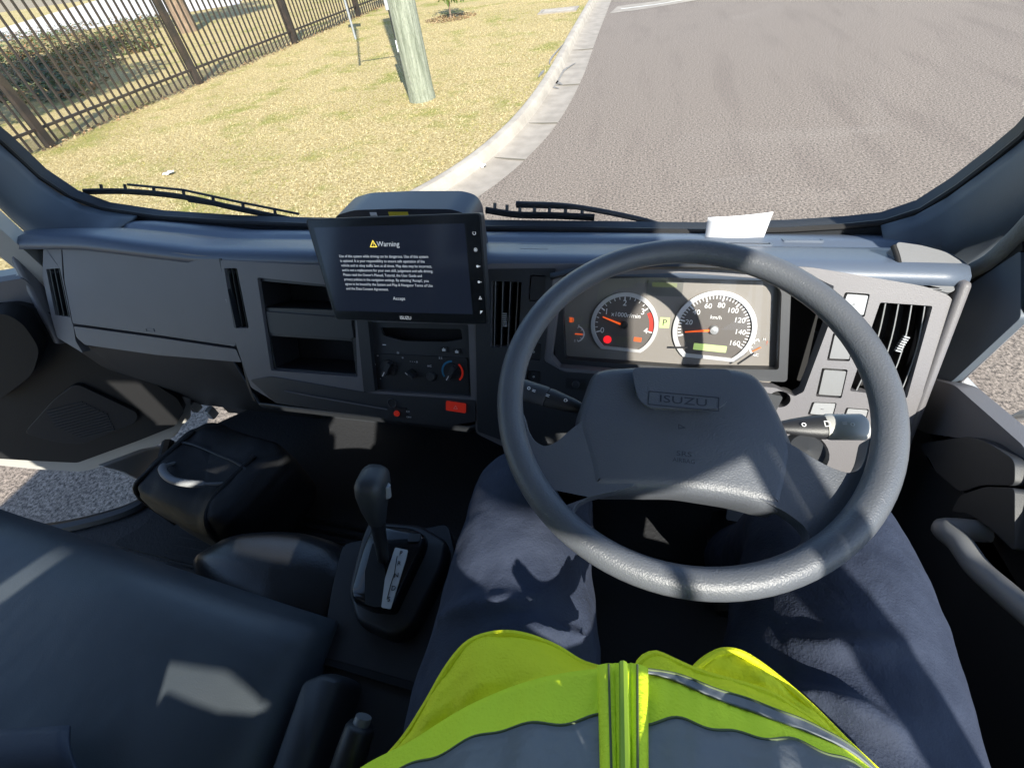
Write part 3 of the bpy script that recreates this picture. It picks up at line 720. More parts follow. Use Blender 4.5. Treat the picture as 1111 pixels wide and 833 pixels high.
u, v = DF.uv(468, 408, KW); mb = MB(); mb.lathe(DF.sub(u, v, KW), [(0, .005), (.009, .005), (.0105, .003), (.0105, 0)], 24); mb.build('push_button', DARK, cl)
mb = MB()
for (px, py, t, s_) in ((410, 386, '=', .008), (449, 392, '- - - o', .008), (466, 397, 'A/C', .006), (478, 388, '|| ||', .006), (407, 395, 'o', .006), (413, 411, '+', .006), (432, 384, '*', .014), (437, 389, '*', .01)):
    u, v = DF.uv(px, py, KW); mb.text(DF.sub(u, v, KW), t, s_, w_=.0004, extr=.0002)
mb.build('control_marks', WHITE, cl, recalc=False)
for px, py in ((482, 379), (496, 381)):
    u, v = DF.uv(px, py, CW); mb = MB(); mb.plate(DF.sub(u, v, CW), rect(-.008, -.006, .008, .006, .001), 0, .003); b_ = mb.build('button', BLACK, cl, bevel=.0008)
    mb = MB(); mb.plate(DF.sub(u, v, CW), rect(-.0035, -.003, .004, .002, .001), .0032, .0036); mb.text(DF.sub(u, v + .002, CW), '^', .007, w_=.0034); mb.build('button_icon', WHITE, b_)
mb = MB(); u, v = DF.uv(417, 374, CW); mb.box(DF.sub(u, v, CW), -.004, .004, -.001, .001, .0002, .0006); mb.build('slot_mark', WHITE, cl)
# hazard switch and sockets under the stack
LW = .0088
u, v = DF.uv(495, 441, LW); hz = MB().plate(DF.sub(u, v, LW, R(-3)), rect(-.022, -.0105, .022, .0105, .002), -.004, .004).build('hazard_switch', REDM, TR, bevel=.001)
hz['label'] = 'red hazard light switch with triangle'
tri = [(-.005, -.004), (.005, -.004), (0, .005)]; tri2 = [(-.0032, -.003), (.0032, -.003), (0, .0028)]
MB().plate(DF.sub(u, v, LW), tri, .0041, .0045, [tri2]).build('hazard_triangle', mat('pale_red', (.8, .35, .3), .5), hz)
so_ = MB().plate(DF.sub(*DF.uv(434, 447, LW), LW), rect(-.018, -.012, .018, .012, .003), -.003, .0015).build('socket_panel', BLACK, TR, bevel=.001)
mb = MB(); fr = DF.sub(*DF.uv(431, 448, LW), LW); mb.lathe(fr, [(0, .006), (.0055, .006), (.007, .003), (.007, 0)], 18); mb.build('socket_plug', REDM, so_)
mb = MB(); fr = DF.sub(*DF.uv(426, 437, LW), LW); mb.lathe(fr, [(.008, .001), (.010, .003), (.012, .001)], 24); mb.build('socket_ring', DARK, so_)
mb = MB(); mb.text(DF.sub(*DF.uv(443, 446, LW), LW), '12V', .006, w_=.0022); mb.text(DF.sub(*DF.uv(444, 452, LW), LW), '120W', .005, w_=.0022); mb.build('socket_text', WHITE, so_, recalc=False)
mb = MB(); mb.tube([DF.p(*DF.uv(x, y, .012), .012) for x, y in [(309, 424), (345, 431), (385, 438), (420, 444)]], .0015, 8); mb.build('stack_edge_strip', DASH, st)
# ---- driver side panel
cl_open = [(609, 303), (640, 299), (740, 296), (850, 304), (893, 320), (905, 337), (872, 425), (862, 430), (842, 421), (720, 408), (607, 399), (598, 388)]
swA = [(917, 317), (944, 319), (938, 344), (908, 342)]
swB = [(904, 361), (926, 362), (922, 392), (897, 391)]
swC = [(892, 399), (920, 401), (913, 432), (885, 430)]
swD = [(881, 436), (908, 437), (904, 452), (876, 450)]
swE = [(918, 442), (943, 444), (938, 462), (912, 460)]
swF = [(575, 298), (592, 299), (590, 328), (573, 327)]
swG = [(572, 372), (587, 373), (586, 391), (571, 390)]
swH = [(572, 402), (587, 403), (586, 415), (571, 414)]
hub_ = [(846 + 12 * math.cos(k * .3927), 433 + 9 * math.sin(k * .3927)) for k in range(16)]
panel = face_plate('driver_panel', [(527, 286), (640, 286), (760, 285), (880, 290), (1000, 310), (1030, 320), (1037, 332), (1030, 360), (1000, 430), (975, 500), (930, 545), (760, 530), (620, 520), (516, 470), (514, 352), (527, 302)], DASH, -.02, .006,
                   holes=[cl_open, VC, VR, swA, swB, swC, swD, swE, swF, swG, swH, hub_], bevel=.005, seg=3, r=.012, hr=.003, parent=TR)
face_plate('painted_shade_panel', [(528, 292), (604, 291), (600, 300), (590, 392), (612, 404), (760, 413), (850, 430), (830, 470), (760, 515), (620, 505), (518, 468), (516, 352), (529, 302)], DARK, .0062, .0095, holes=[VC, swF, swG, swH], bevel=.002, r=.006, hr=.003, parent=panel)  # shade on the left of the panel, painted as a darker overlay
mb = MB(); mb.plate(DF, DF.uvs([(600, 300), (910, 312), (880, 440), (595, 400)], -.06), -.125, -.12); mb.build('panel_back', VOID, panel)
def rocker(px, label, m_, icon=None, k=.92, w1=.003, blank=False):
    q = DF.uvs(px, .006); c = Vector((0, 0))
    for p in q: c += Vector(p) / 4
    mb = MB(); mb.plate(DF, [tuple(c + (Vector(p) - c) * 1.06) for p in q], -.03, -.012); s = mb.build('switch', BLACKG, TR); s['label'] = label
    mb = MB(); mb.plate(DF, rnd([tuple(c + (Vector(p) - c) * k + Vector((.0014, .0))) for p in q], .002), -.012, w1 + .002); mb.build('rocker', m_, s, bevel=.0035, seg=3)
    if icon:
        mb = MB(); mb.text(DF.sub(c.x, c.y, w1 + .002), icon, .008, w_=.0004); mb.build('switch_icon', WHITE if m_ is not SILV else BLACK, s, recalc=False)
rocker(swA, 'pale switch at the top of the right column', SILV, '=', .84)
rocker(swB, 'upper blank rocker switch right of the instruments', SWITCH, None, .86)
rocker(swC, 'large blank rocker switch right of the instruments', SWITCH, None, .86)
rocker(swD, 'small pale switch behind the right stalk', SILV, '~', .86)
rocker(swE, 'pale switch by the rim behind the right stalk', SILV, 'o', .86)
rocker(swF, 'dark switch right of the centre vent', BLACK, None, .9)
rocker(swG, 'dark switch with white icon left of the instruments', BLACK, 'o', .9)
rocker(swH, 'lower dark switch left of the instruments', BLACK, 'o', .9)
mb = MB(); fr = DF.sub(*DF.uv(846, 433, -.015), -.015); mb.lathe(fr, [(0, 0), (.024, 0)], 24); mb.build('ignition_recess', VOID, panel)
# knobs left under the cluster
mb = MB(); fr = DF.sub(*DF.uv(625, 416, .007), .007); mb.plate(fr, rect(-.02, -.012, .02, .012, .003), 0, .003); kb_ = mb.build('mirror_control', BLACK, TR, bevel=.001); kb_['label'] = 'small mirror control left of the column'
mb = MB(); mb.lathe(fr, [(0, .009), (.006, .009), (.008, .004)], 18); mb.build('knob', DARK, kb_)
# ---- instrument cluster
IW = -.045
ic = MB().plate(DF, rnd(DF.uvs([(604, 300), (640, 298), (745, 296), (838, 302), (850, 312), (848, 400), (835, 416), (740, 404), (610, 394)], IW), .006), IW - .03, IW).build('instrument_cluster', CLUST, TR, bevel=.003)
lens_q = rnd(DF.uvs([(606, 301), (745, 297), (842, 304), (850, 314), (847, 405), (740, 402), (612, 392)], IW + .02), .006)
mb = MB(); mb.add([DF.p(u, v, IW + .02) for u, v in lens_q], [tuple(range(len(lens_q)))]); mb.build('cluster_lens', LENS, ic)
mb = MB(); q = rnd(DF.uvs([(600, 297), (745, 293), (845, 299), (856, 312), (852, 412), (740, 408), (604, 398)], IW + .012), .008); qi = rnd(DF.uvs([(610, 303), (745, 299), (838, 305), (846, 316), (843, 399), (740, 397), (614, 388)], IW + .012), .006)
mb.plate(DF, q, IW - .01, IW + .024, [qi]); mb.build('cluster_surround', DARK, ic, bevel=.003)
W1 = IW + .0006
def circ_fit(cx, cy, lx):
    u, v = DF.uv(cx, cy, IW); u2, _ = DF.uv(lx, cy, IW); return u, v, abs(u - u2)
def dial(name, cx, cy, lx, label, a0, a1, nmaj, minor, numbers, nsz, chrome, needle, flat=.80, num_r=.70, unit=None, unitp=(0, .25), redzone=None, face=DIAL):
    u, v, r = circ_fit(cx, cy, lx); fr = DF.sub(u, v, IW, R(-2.5))
    # face with a flat bottom
    pts = []
    th = math.acos(flat)
    n = 48
    for k in range(n + 1):
        t = -math.pi / 2 + th + (2 * math.pi - 2 * th) * k / n; pts.append((r * .96 * math.cos(t), r * .96 * math.sin(t)))
    mb = MB(); mb.plate(fr, pts, 0, .0015); d = mb.build(name, face, ic); d['label'] = label
    outr = [(p[0] / .96 * 1.04, p[1] / .96 * 1.04) for p in pts]; inr = [(p[0] * .955, p[1] * .955) for p in pts]
    mb = MB(); mb.plate(fr, outr, -.001, .006, [inr]); mb.build('bezel_ring', chrome, d, bevel=.0018, seg=3)
    mb = MB(); tot = (nmaj - 1) * minor
    for k in range(tot + 1):
        t = R(a0 + (a1 - a0) * k / tot); c, s = math.cos(t), math.sin(t); big = k % minor == 0
        f2 = fr.sub(0, 0, .0016, t); L_ = .13 if big else .08
        mb.box(f2, r * (.90 - L_), r * .90, -r * (.018 if big else .011), r * (.018 if big else .011), 0, .0005)
    mb.build('scale_marks', WHITE, d)
    mb = MB()
    for k, s_ in enumerate(numbers):
        t = R(a0 + (a1 - a0) * k / (len(numbers) - 1))
        if s_: mb.text(fr.sub(r * num_r * math.cos(t), r * num_r * math.sin(t), .0016), s_, nsz * r, w_=.0003, extr=.0002)
    if unit: mb.text(fr.sub(r * unitp[0], r * unitp[1], .0016), unit, nsz * r * .75, w_=.0003, extr=.0002)
    mb.build('numerals', WHITE, d, recalc=False)
    if redzone:
        mb = MB(); mb.lathe(fr.sub(0, 0, .0022), [(r * .78, 0), (r * .90, 0)], 12, *redzone); mb.build('red_zone', REDM, d, recalc=False)
    mb = MB(); f2 = fr.sub(0, 0, .004, R(needle)); mb.plate(f2, [(-r * .1, -r * .035), (r * .72, -r * .014), (r * .72, r * .014), (-r * .1, r * .035)], 0, .0015); mb.build('needle', ORANGE, d)
    mb = MB(); mb.lathe(f2, [(0, .006), (r * .10, .005), (r * .13, -.001)], 20); mb.build('needle_hub', BLACK if name == 'tachometer' else SILV, d)
    return fr, r, d
CHR = mat('satin_chrome', (.62, .62, .63), .3, metal=.4)
fr, r, d = dial('tachometer', 677, 352.5, 642.5, 'tachometer with orange needle and red zone', 200, -10, 5, 5, ['0', '1', '2', '3', '4'], .26, CHR, 163, unit='x1000r/min', unitp=(.02, .32), redzone=(-8, 33))
mb = MB(); mb.lathe(fr.sub(-r * .46, -r * .52, .0018), [(0, .0006), (r * .13, .0006)], 16); mb.build('warning_lamp', REDL, d, recalc=False)
mb = MB(); mb.plate(fr.sub(r * .48, -r * .42, .0018), rect(-r * .12, -r * .07, r * .12, r * .07, r * .02), 0, .0004); mb.build('amber_icon', AMBER, d)
fr, r, d = dial('speedometer', 774, 357.5, 731, 'speedometer with orange needle near zero', 196, -28, 9, 5, ['', '20', '40', '60', '80', '100', '120', '140', '160'], .19, CHR, 190, unit='km/h', unitp=(0, .33), flat=.78, num_r=.66)
mb = MB(); mb.plate(fr.sub(.0, -r * .50, .0018), rect(-r * .42, -r * .09, r * .42, r * .09, r * .02), 0, .0006); o = mb.build('odometer_display', GREENL, d)
def small_gauge(px, py, label, flip, a0, a1, nd, t1, t2):
    u, v = DF.uv(px, py, IW); fr = DF.sub(u, v, IW); rr = .016; mb = MB(); mb.lathe(fr, [(rr * .92, .001), (rr * 1.08, .001)], 18, a0, a1); g = mb.build('gauge', WHITE, ic, recalc=False); g['label'] = label
    mb = MB()
    for k in range(5):
        t = R(a0 + (a1 - a0) * k / 4); mb.box(fr.sub(0, 0, .0012, t), rr * .72, rr * .95, -.0006, .0006, 0, .0004)
    mb.text(fr.sub(rr * .3, rr * 1.0, .001), t1, .007); mb.text(fr.sub(-rr * .1, -rr * .9, .001), t2, .007); mb.build('gauge_marks', WHITE, g, recalc=False)
    mb = MB(); mb.box(fr.sub(0, 0, .002, R(nd)), -.002, rr * .85, -.0008, .0008, 0, .001); mb.build('needle', ORANGE, g)
small_gauge(625, 362, 'fuel gauge at the left of the cluster', 1, -75, 75, 0, 'F', 'E')
small_gauge(824, 377, 'temperature gauge at the right of the cluster', 1, 105, 255, 215, 'H', 'C')
mb = MB(); mb.plate(DF.sub(*DF.uv(721, 313, IW), IW), rect(-.032, -.014, .032, .014, .002), .0, .001); o = mb.build('message_display', LCD, ic)
mb = MB(); mb.plate(DF.sub(*DF.uv(721, 309, IW), IW), rect(-.022, -.004, .022, .004, .001), .0012, .0016); mb.build('lit_line', mat('dim_lcd', (.15, .17, .09), .5, emit=(.4, .5, .15), es=.04), o)
mb = MB(); fr = DF.sub(*DF.uv(721, 350, IW), IW); mb.plate(fr, rect(-.009, -.010, .009, .010, .001), .0, .0012); o = mb.build('gear_display', GREENL, ic)
mb = MB(); mb.text(fr, 'P', .017, w_=.0014); mb.build('gear_letter', BLACK, o, recalc=False)
mb = MB(); fr = DF.sub(*DF.uv(620, 347, IW), IW); mb.plate(fr, rect(-.004, -.005, .002, .005), 0, .0008); mb.box(fr, .003, .0045, -.004, .004, 0, .0008); mb.build('fuel_icon', AMBER, ic)
mb = MB(); fr = DF.sub(*DF.uv(832, 372, IW), IW); mb.text(fr, '!', .010); mb.build('lamp_icon', AMBER, ic, recalc=False)
for p_, q_ in ((664, 402), (745, 418)): pass
for A_, B_, nm in (((730, 377), (746, 377), 0), ((800, 395), (818, 383), 1)):
    a_ = DF.p(*DF.uv(*A_, IW + .021), IW + .021); b_ = DF.p(*DF.uv(*B_, IW + .021), IW + .021); mb = MB(); mb.tube([a_, b_], .0018, 8); mb.build('trip_stem', BLACK, ic)
# hood lip over the cluster
mb = MB(); top_ = [DF.p(*DF.uv(x, y, .02), .0) for x, y in [(598, 300), (640, 292), (745, 288), (850, 295), (900, 314)]]
rows = []
for p in catmull(top_, 6): rows.append([p + DF.ey * .006 + DF.ez * .03, p + DF.ez * .034, p + DF.ey * -.003 + DF.ez * .028, p - DF.ez * .09])
mb.grid(rows); mb.build('cluster_hood', DARK, TR, solid=.004)

# ---- pod behind the display and touchscreen
PFm = Fr((0, .75, -.46), (1, 0, 0), (0, 0, 1))
q = [PFm.uv(x, y) for x, y in [(361, 246), (364, 234), (384, 228), (430, 226.5), (490, 227), (505, 232), (512, 242), (514, 256)]]
q = rnd(q + [(q[-1][0], -.02), (q[0][0], -.02)], .012)
pod = MB().plate(PFm, q, -.075, .0).build('storage_pod', mat('pod_plastic', (.05, .055, .07), .4, bump=.4, bscale=800), TR, bevel=.014, seg=4)
u_, v_ = PFm.uv(432, 232.5, .002); MB().plate(PFm.sub(u_, v_, .0004), rect(-.02, -.004, .02, .004), 0, .0008).build('yellow_sticker', YEL, pod)
u_, v_ = PFm.uv(405, 233, .002); MB().plate(PFm.sub(u_, v_, .0004), rect(-.007, -.003, .007, .004), 0, .0008).build('white_sticker', PAPER, pod)
TS = Fr(DF.p(0, 0, .085), DF.ex, (0, math.sin(R(24)), math.cos(R(24))))
oq = TS.uvs([(332, 238), (518, 231), (524, 234), (530, 346), (526, 352), (370, 347), (362, 342)])
oq = TS.uvs([(331.5, 238), (522, 231), (530, 352.5), (364, 347)])
ts = MB().plate(TS, rnd(oq, .007, 6), -.018, 0).build('touchscreen', DARK, TR, bevel=.0015)
ts['label'] = 'large black dash display showing a warning message'
ins = lambda q, k: [tuple(Vector(p) + (sum((Vector(x) for x in q), Vector((0, 0))) / 4 - Vector(p)) * k) for p in q]
MB().plate(TS, rnd(ins(oq, .02), .006, 6), 0, .0012).build('bezel_glass', BLACKG, ts)
sq = TS.uvs([(340.5, 247), (504, 242.5), (513, 341), (364.5, 337)], .0013)
scn = MB().plate(TS, sq, .0012, .0016).build('screen', SCREEN, ts)
(au, av), (bu, bv), (cu_, cv), (du, dv) = sq
def spt(s, t):
    a_ = Vector(sq[0]).lerp(Vector(sq[1]), s); b_ = Vector(sq[3]).lerp(Vector(sq[2]), s); p = a_.lerp(b_, t); return TS.sub(p.x, p.y, .0017, math.atan2(bv - av, bu - au))
wpx = (Vector(sq[1]) - Vector(sq[0])).length
def sp_(px, py): return TS.sub(*TS.uv(px, py, .0017), .0017, math.atan2(bv - av, bu - au) * .5)
mb = MB(); f2 = sp_(405, 265); s_ = .0075
mb.plate(f2, rnd([(-s_, -s_ * .7), (s_, -s_ * .7), (0, s_)], .0015), 0, .0004, [rnd([(-s_ * .66, -s_ * .48), (s_ * .66, -s_ * .48), (0, s_ * .62)], .0008)]); mb.text(f2.sub(0, -.0008), '!', .009, w_=.0002, extr=.0001); mb.build('warning_symbol', mat('warning_yellow', (.8, .6, .05), .5, emit=(1, .75, .1), es=.5), scn, recalc=False)
lines = ["Use of this system while driving can be dangerous. Use of this system",
         "is optional. It is your responsibility to ensure safe operation of the",
         "vehicle and to obey traffic laws at all times. Map data may be incorrect,",
         "and is not a replacement for your own skill, judgement and safe driving.",
         "Please read the Owner's Manual, Tutorial, the User Guide and",
         "privacy policies in the navigation settings. By selecting 'Accept', you",
         "agree to be bound by the System and Map & Navigator Terms of Use",
         "and the Data Consent Agreement."]
mb = MB(); mb.text(sp_(421, 265), 'Warning', .0125, w_=.0002, extr=.0001)
for k, t in enumerate(lines):
    x0 = 368 + k * 1.1; y0 = 278 + k * 5.0
    f3 = sp_(x0, y0); mb.text(f3, t, .0068, 'LEFT', w_=.0002, extr=.00008, sx=.92)
mb.text(sp_(433, 324), 'Accept', .0085, w_=.0002, extr=.0001)
mb.build('message_text', WLIT, scn, recalc=False)
mb = MB(); mb.text(sp_(440, 345), 'ISUZU', .0085, w_=-.0002, extr=.0001)
for k, (x, y, c_) in enumerate([(514.5, 253, 'o'), (516, 271, 'o'), (518, 289, 'o-'), (519.5, 306, 'o-'), (521, 323, 'A'), (522.5, 339, 'x')]):
    f3 = sp_(x, y)
    if k == 0: mb.lathe(f3, [(.0022, .0), (.003, .0)], 14, -240, 60)
    elif k == 1: mb.lathe(f3, [(.0022, .0), (.003, .0)], 14); mb.lathe(f3, [(0, 0), (.0012, 0)], 8)
    elif k in (2, 3): mb.lathe(f3, [(0, 0), (.0022, 0)], 10); mb.box(f3, .0025, .005, -.0005, .0005, -.0001, .0001)
    elif k == 4: mb.plate(f3, [(-.003, -.003), (.003, -.003), (0, .003)], -.0002, 0, [[(-.0015, -.002), (.0015, -.002), (0, .0015)]])
    else: mb.plate(f3, [(-.0025, .003), (.0025, .003), (-.0025, -.003), (.0025, -.003)][:3], -.0002, 0)
mb.build('bezel_text', WLIT, ts, recalc=False)
mb = MB(); cc = TS.p(-.40, -.02, -.02); mb.tube([cc, cc + Vector((0, .10, -.06)), cc + Vector((0, .17, -.09))], [.03, .028, .035], 14); mb.build('display_bracket', BLACK, ts)

# ---- steering wheel
WT = R(70.9)
WC = Vector((.072, .379, -.397)); WF = Fr(WC, (1, 0, 0), (0, math.sin(WT), math.cos(WT)))
RR = .2005
mb = MB(); pts = [WF.p(RR * math.cos(2 * math.pi * k / 96), RR * math.sin(2 * math.pi * k / 96), 0) for k in range(96)]
sw = mb.tube(pts, .0155, 20, up=WF.ez, cyc=True).build('steering_wheel', WHEELM, TR); sw['label'] = 'dark grey steering wheel'
pad_px = [(640, 408), (646, 400), (662, 396.5), (700, 394.5), (760, 395), (800, 397), (820, 403), (832, 415), (846, 442), (866, 487), (861, 522), (853, 557), (800, 543), (735, 533), (640, 533), (634, 500), (622, 460), (630, 436)]
PWt = -.012
pq = WF.uvs(pad_px, PWt)
pqs = rnd(pq, .012, 3)
def domed(fr, poly, w_edge, depth, rise, name, m_, parent, steps=((0, -1), (0, 0), (.25, .55), (.55, .85), (1, 1)), rim=.014, sharp=50):
    """pad with rounded shoulders: insets the outline toward its centroid"""
    c = sum((Vector(p) for p in poly), Vector((0, 0))) / len(poly); mb = MB(); rings = []
    N = len(poly)
    nrm = []
    area = sum(poly[i - 1][0] * poly[i][1] - poly[i][0] * poly[i - 1][1] for i in range(N)); sg = 1 if area > 0 else -1
    for i in range(N):
        t = (Vector(poly[(i + 1) % N]) - Vector(poly[i - 1])).normalized(); nrm.append(Vector((-t.y, t.x)) * sg)
    for ins_, hh in steps:
        z = w_edge + (rise * hh if hh >= 0 else -depth)
        rings.append([fr.p(*(Vector(p) + n_ * rim * ins_), z) for p, n_ in zip(poly, nrm)])
    mb.rings(rings, True, False); k = len(mb.v); o = (len(rings) - 1) * N
    tris = tessellate_polygon([[Vector((*(Vector(p) + n_ * rim * steps[-1][0]), 0)) for p, n_ in zip(poly, nrm)]])
    mb.f += [tuple(i + o for i in t) for t in tris]; mb.mi += [0] * len(tris)
    return mb.build(name, m_, parent, sharp=sharp)
pad = domed(WF, pqs, PWt - .010, .035, .012, 'airbag_pad', WHEELM, sw)
MB().plate(WF, rnd([tuple(Vector(p) * .97) for p in pq], .01), -.07, -.045).build('column_shroud', BLACK, TR, bevel=.01)
# sculpted recess for the wordmark
rq = rnd(WF.uvs([(685, 399), (794, 401), (791, 434), (780, 444), (704, 443), (692, 433)], .003), .010, 6)
mb = MB(); ctr = sum((Vector(p) for p in rq), Vector((0, 0))) / len(rq)
mb.plate(WF, rq, -.002, .0045); mb.build('badge_panel', WHEELM, pad, bevel=.003, seg=4)
f2 = WF.sub(*WF.uv(741, 435, .0045), .0045, R(-.5))
LM = mat('deboss_dark', (.02, .025, .035), .6)
mb = MB(); mb.text(f2, 'ISUZU', .0145, w_=.0001, extr=.0002, sx=1.30, sy=.85)
mb.plate(f2, rect(-.0375, -.0085, .0375, .0085, .001), -.0002, .0004, [rect(-.0365, -.0075, .0365, .0075, .001)]); mb.build('wordmark', LM, pad, recalc=False)
f3 = WF.sub(*WF.uv(742, 496, .002), .002); mb = MB(); mb.text(f3.sub(0, .0035), 'SRS', .0075, w_=.0002, extr=.0001, sx=1.4); mb.text(f3.sub(0, -.004), 'AIRBAG', .0065, w_=.0002, extr=.0001); mb.build('airbag_mark', LM, pad, recalc=False)
f3 = WF.sub(*WF.uv(740, 463, .002), .002); MB().plate(f3, [(-.004, .003), (.004, -.001), (-.004, -.003)], 0, .0005, [[(-.003, .0018), (.001, -.0006), (-.003, -.0018)]]).build('horn_mark', LM, pad)
# spokes
def spoke(px, label):
    q = WF.uvs(px, -.002); q = rnd(q, .005, 3)
    s = MB().plate(WF, q, -.034, -.0115).build('spoke', WHEELM, sw, bevel=.005, seg=4)
spoke([(556, 445), (566, 442), (571, 462), (579, 476), (590, 482), (603, 477), (622, 460), (665, 430), (690, 525), (637, 538), (624, 546), (621, 555), (628, 566), (645, 578), (630, 592), (590, 560), (565, 520), (555, 480)], 'l')
spoke([(790, 440), (866, 481), (885, 493), (905, 504), (925, 511), (938, 507), (944, 495), (949, 470), (975, 470), (973, 520), (948, 565), (900, 602), (850, 620), (836, 606), (862, 598), (880, 589), (884, 580), (876, 568), (857, 554), (790, 520)], 'r')
for seam in ([(640, 447), (645, 490), (652, 538)], [(846, 458), (850, 487), (846, 522), (838, 553)]):
    pass
# stalks
def stalk(name, label, A, B, r0, r1, tipm, marks):
    a_, b_ = Vector(A), Vector(B); d = b_ - a_; mb = MB(); mb.tube([a_, a_ + d * .15, a_ + d * .45, a_ + d * .52], [r0 * .5, r0 * .75, r1, r1], 18, flat=.62, up=WF.ez)
    s = mb.build(name, BLACK, TR, sharp=50); s['label'] = label
    mb = MB(); mb.tube([a_ + d * .53, a_ + d * .56, a_ + d * .96, b_], [r1 * .98, r1 * 1.06, r1 * 1.06, r1 * .85], 18, flat=.62, up=WF.ez); mb.build('twist_grip', tipm, s, sharp=50)
    yv = d.normalized(); f = Fr(a_ + d * .38 + WF.ez * (r1 * .60), yv, WF.ez.cross(yv)); mb = MB()
    for k, t in enumerate(marks): mb.text(f.sub(-.012 + k * .024, 0), t, .010, w_=.0008)
    mb.text(Fr(a_ + d * .75 + WF.ez * (r1 * .67), yv, WF.ez.cross(yv)), '= o', .009, w_=.0006); mb.build('stalk_marks', WHITE, s, recalc=False)
SK = -.045
sp3 = lambda x, y, w_: WF.p(*WF.uv(x, y, w_), w_)
stalk('wiper_stalk', 'left stalk behind the wheel', sp3(633, 444, SK), sp3(560, 420, SK), .013, .0135, DARK, ['o', '='])
stalk('light_stalk', 'right stalk with pale twist grip', sp3(846, 463, SK), sp3(940, 463, SK), .013, .0145, mat('pale_grip', (.42, .42, .40), .4), ['o', 'D'])
mb = MB(); c_ = WF.uv(874, 490, -.05); mb.lathe(WF.sub(*c_, -.05), [(0, .008), (.018, .006), (.024, 0), (.024, -.02)], 24); mb.build('column_cap', DARK, TR)

# ---- driver door (closed, right)
DR = Fr((XR, 0, 0), (0, 1, 0), (0, 0, 1))      # u = y, v = z, w = +x (outwards)
wf_px = [(1111, 480), (1037, 415), (1111, 345)]
wq = [DR.uv(x, y) for x, y in wf_px]
win = [(-.46, -.42), (.10, -.50), (.36, -.555), wq[0], wq[1], wq[2], (.63, -.25), (.57, .05), (.50, .40), (.44, .475), (-.43, .49), (-.47, .45)]
door_o = [(-.51, -1.15), (.55, -1.15), (.70, -.98), (.76, -.72), (.80, -.57), (.79, -.42), (.70, .0), (.60, .64), (-.48, .645), (-.51, .45)]
dd = MB().plate(DR, door_o, .0, .010, [rnd(win, .01)]).build('driver_door', DASH, TR, bevel=.006)
dd['label'] = 'closed right-hand driver door'
MB().add([DR.p(p[0], p[1], .006) for p in win], [tuple(range(len(win)))]).build('door_glass', GLASS, dd)
mb = MB(); mb.tube([DR.p(u, v, -.004) for u, v in rnd(win, .012)], .008, 8, cyc=True); mb.build('window_seal', SEAL, dd)
q = [DR.uv(x, y, -.01) for x, y in [(1012, 338), (1111, 272), (1111, 345), (1037, 413), (1004, 430), (1000, 400)]]
MB().plate(DR, rnd(q, .006), -.014, -.002).build('frame_trim', PILLAR, dd, bevel=.003)
q = [DR.uv(x, y, -.01) for x, y in [(1008, 334), (1111, 262), (1111, 272), (1011, 346)]]; MB().plate(DR, q, -.012, -.008).build('door_gap', VOID, dd)
mb = MB(); mb.tube(catmull([DR.p(*DR.uv(x, y, -.012), -.012) for x, y in [(1006, 332), (1050, 298), (1111, 250)]] + [DR.p(.70, .0, -.012), DR.p(.60, .63, -.012)], 5), .013, 12); mb.build('weather_strip', mat('woven_seal', (.17, .175, .17), .8, bump=1, bscale=350), dd)
# belt line cap and armrest
XW = -.03
def dpoly(px, w_): return [DR.uv(x, y, w_) for x, y in px]
belt = dpoly([(1003, 408), (1036, 418), (1111, 484)], -.03) + [(.30, -.60), (-.40, -.50), (-.40, -.60)] + dpoly([(1111, 520), (1060, 478), (1005, 470), (985, 460)], -.03)
MB().plate(DR, rnd(belt, .01), -.03, .0).build('belt_panel', DASH, dd, bevel=.010, seg=4)
q = dpoly([(1003, 482), (1060, 474), (1080, 480), (1111, 500), (1111, 528), (1075, 527), (1050, 535), (1020, 510)], -.035); MB().plate(DR, rnd(q, .01), -.045, -.02).build('speaker_cover', DARK, dd, bevel=.008, seg=4)
q = dpoly([(1050, 538), (1078, 529), (1111, 530), (1111, 600), (1085, 575), (1060, 558), (1040, 556)], -.04); MB().plate(DR, rnd(q + [], .008), -.05, -.02).build('arm_panel', DARK, dd, bevel=.008, seg=4)
hp = [hit(x, y, (XR - .085, 0, 0), (1, 0, 0)) for x, y in [(1026, 574), (1034, 573), (1042, 590), (1060, 615), (1085, 638), (1111, 660)]] 
hp = [hp[0] + Vector((.05, 0.005, 0)), hp[0]] + hp[2:] + [hp[-1] + Vector((0, -.07, .05)), hp[-1] + Vector((.06, -.12, .07))]
mb = MB(); mb.tube(catmull(hp, 5), .016, 14, flat=.9); mb.build('door_handle', SWITCH, dd)
q = dpoly([(1022, 560), (1060, 555), (1111, 590), (1111, 690), (1060, 650), (1030, 610)], -.045); MB().plate(DR, rnd(q, .015), -.02, -.012).build('pull_cup', VOID, dd, bevel=.004)
MB().plate(DR, [(-.48, -1.12), (.55, -1.12), (.66, -.95), (.68, -.72), (-.48, -.62)], -.02, 0).build('door_card', DARK, dd, bevel=.005)
# exterior mirror arm seen through the glass
mb = MB(); ma = [hit(x, y, (.80, 0, 0), (1, 0, 0)) for x, y in [(1040, 470), (1085, 455), (1111, 450), (1140, 446)]]; mb.tube([Vector((.66, .86, -.75))] + ma[1:] + [Vector((.95, .55, -.35)), Vector((.95, .57, .1))], .011, 10)
mr = mb.build('mirror_arm', SILV, TR); MB().plate(Fr((.95, .56, 0), (1, 0, 0), (0, 0, 1)), rect(-.1, -.15, .1, .22, .03), -.02, .03).build('mirror_head', BLACK, mr, bevel=.01)

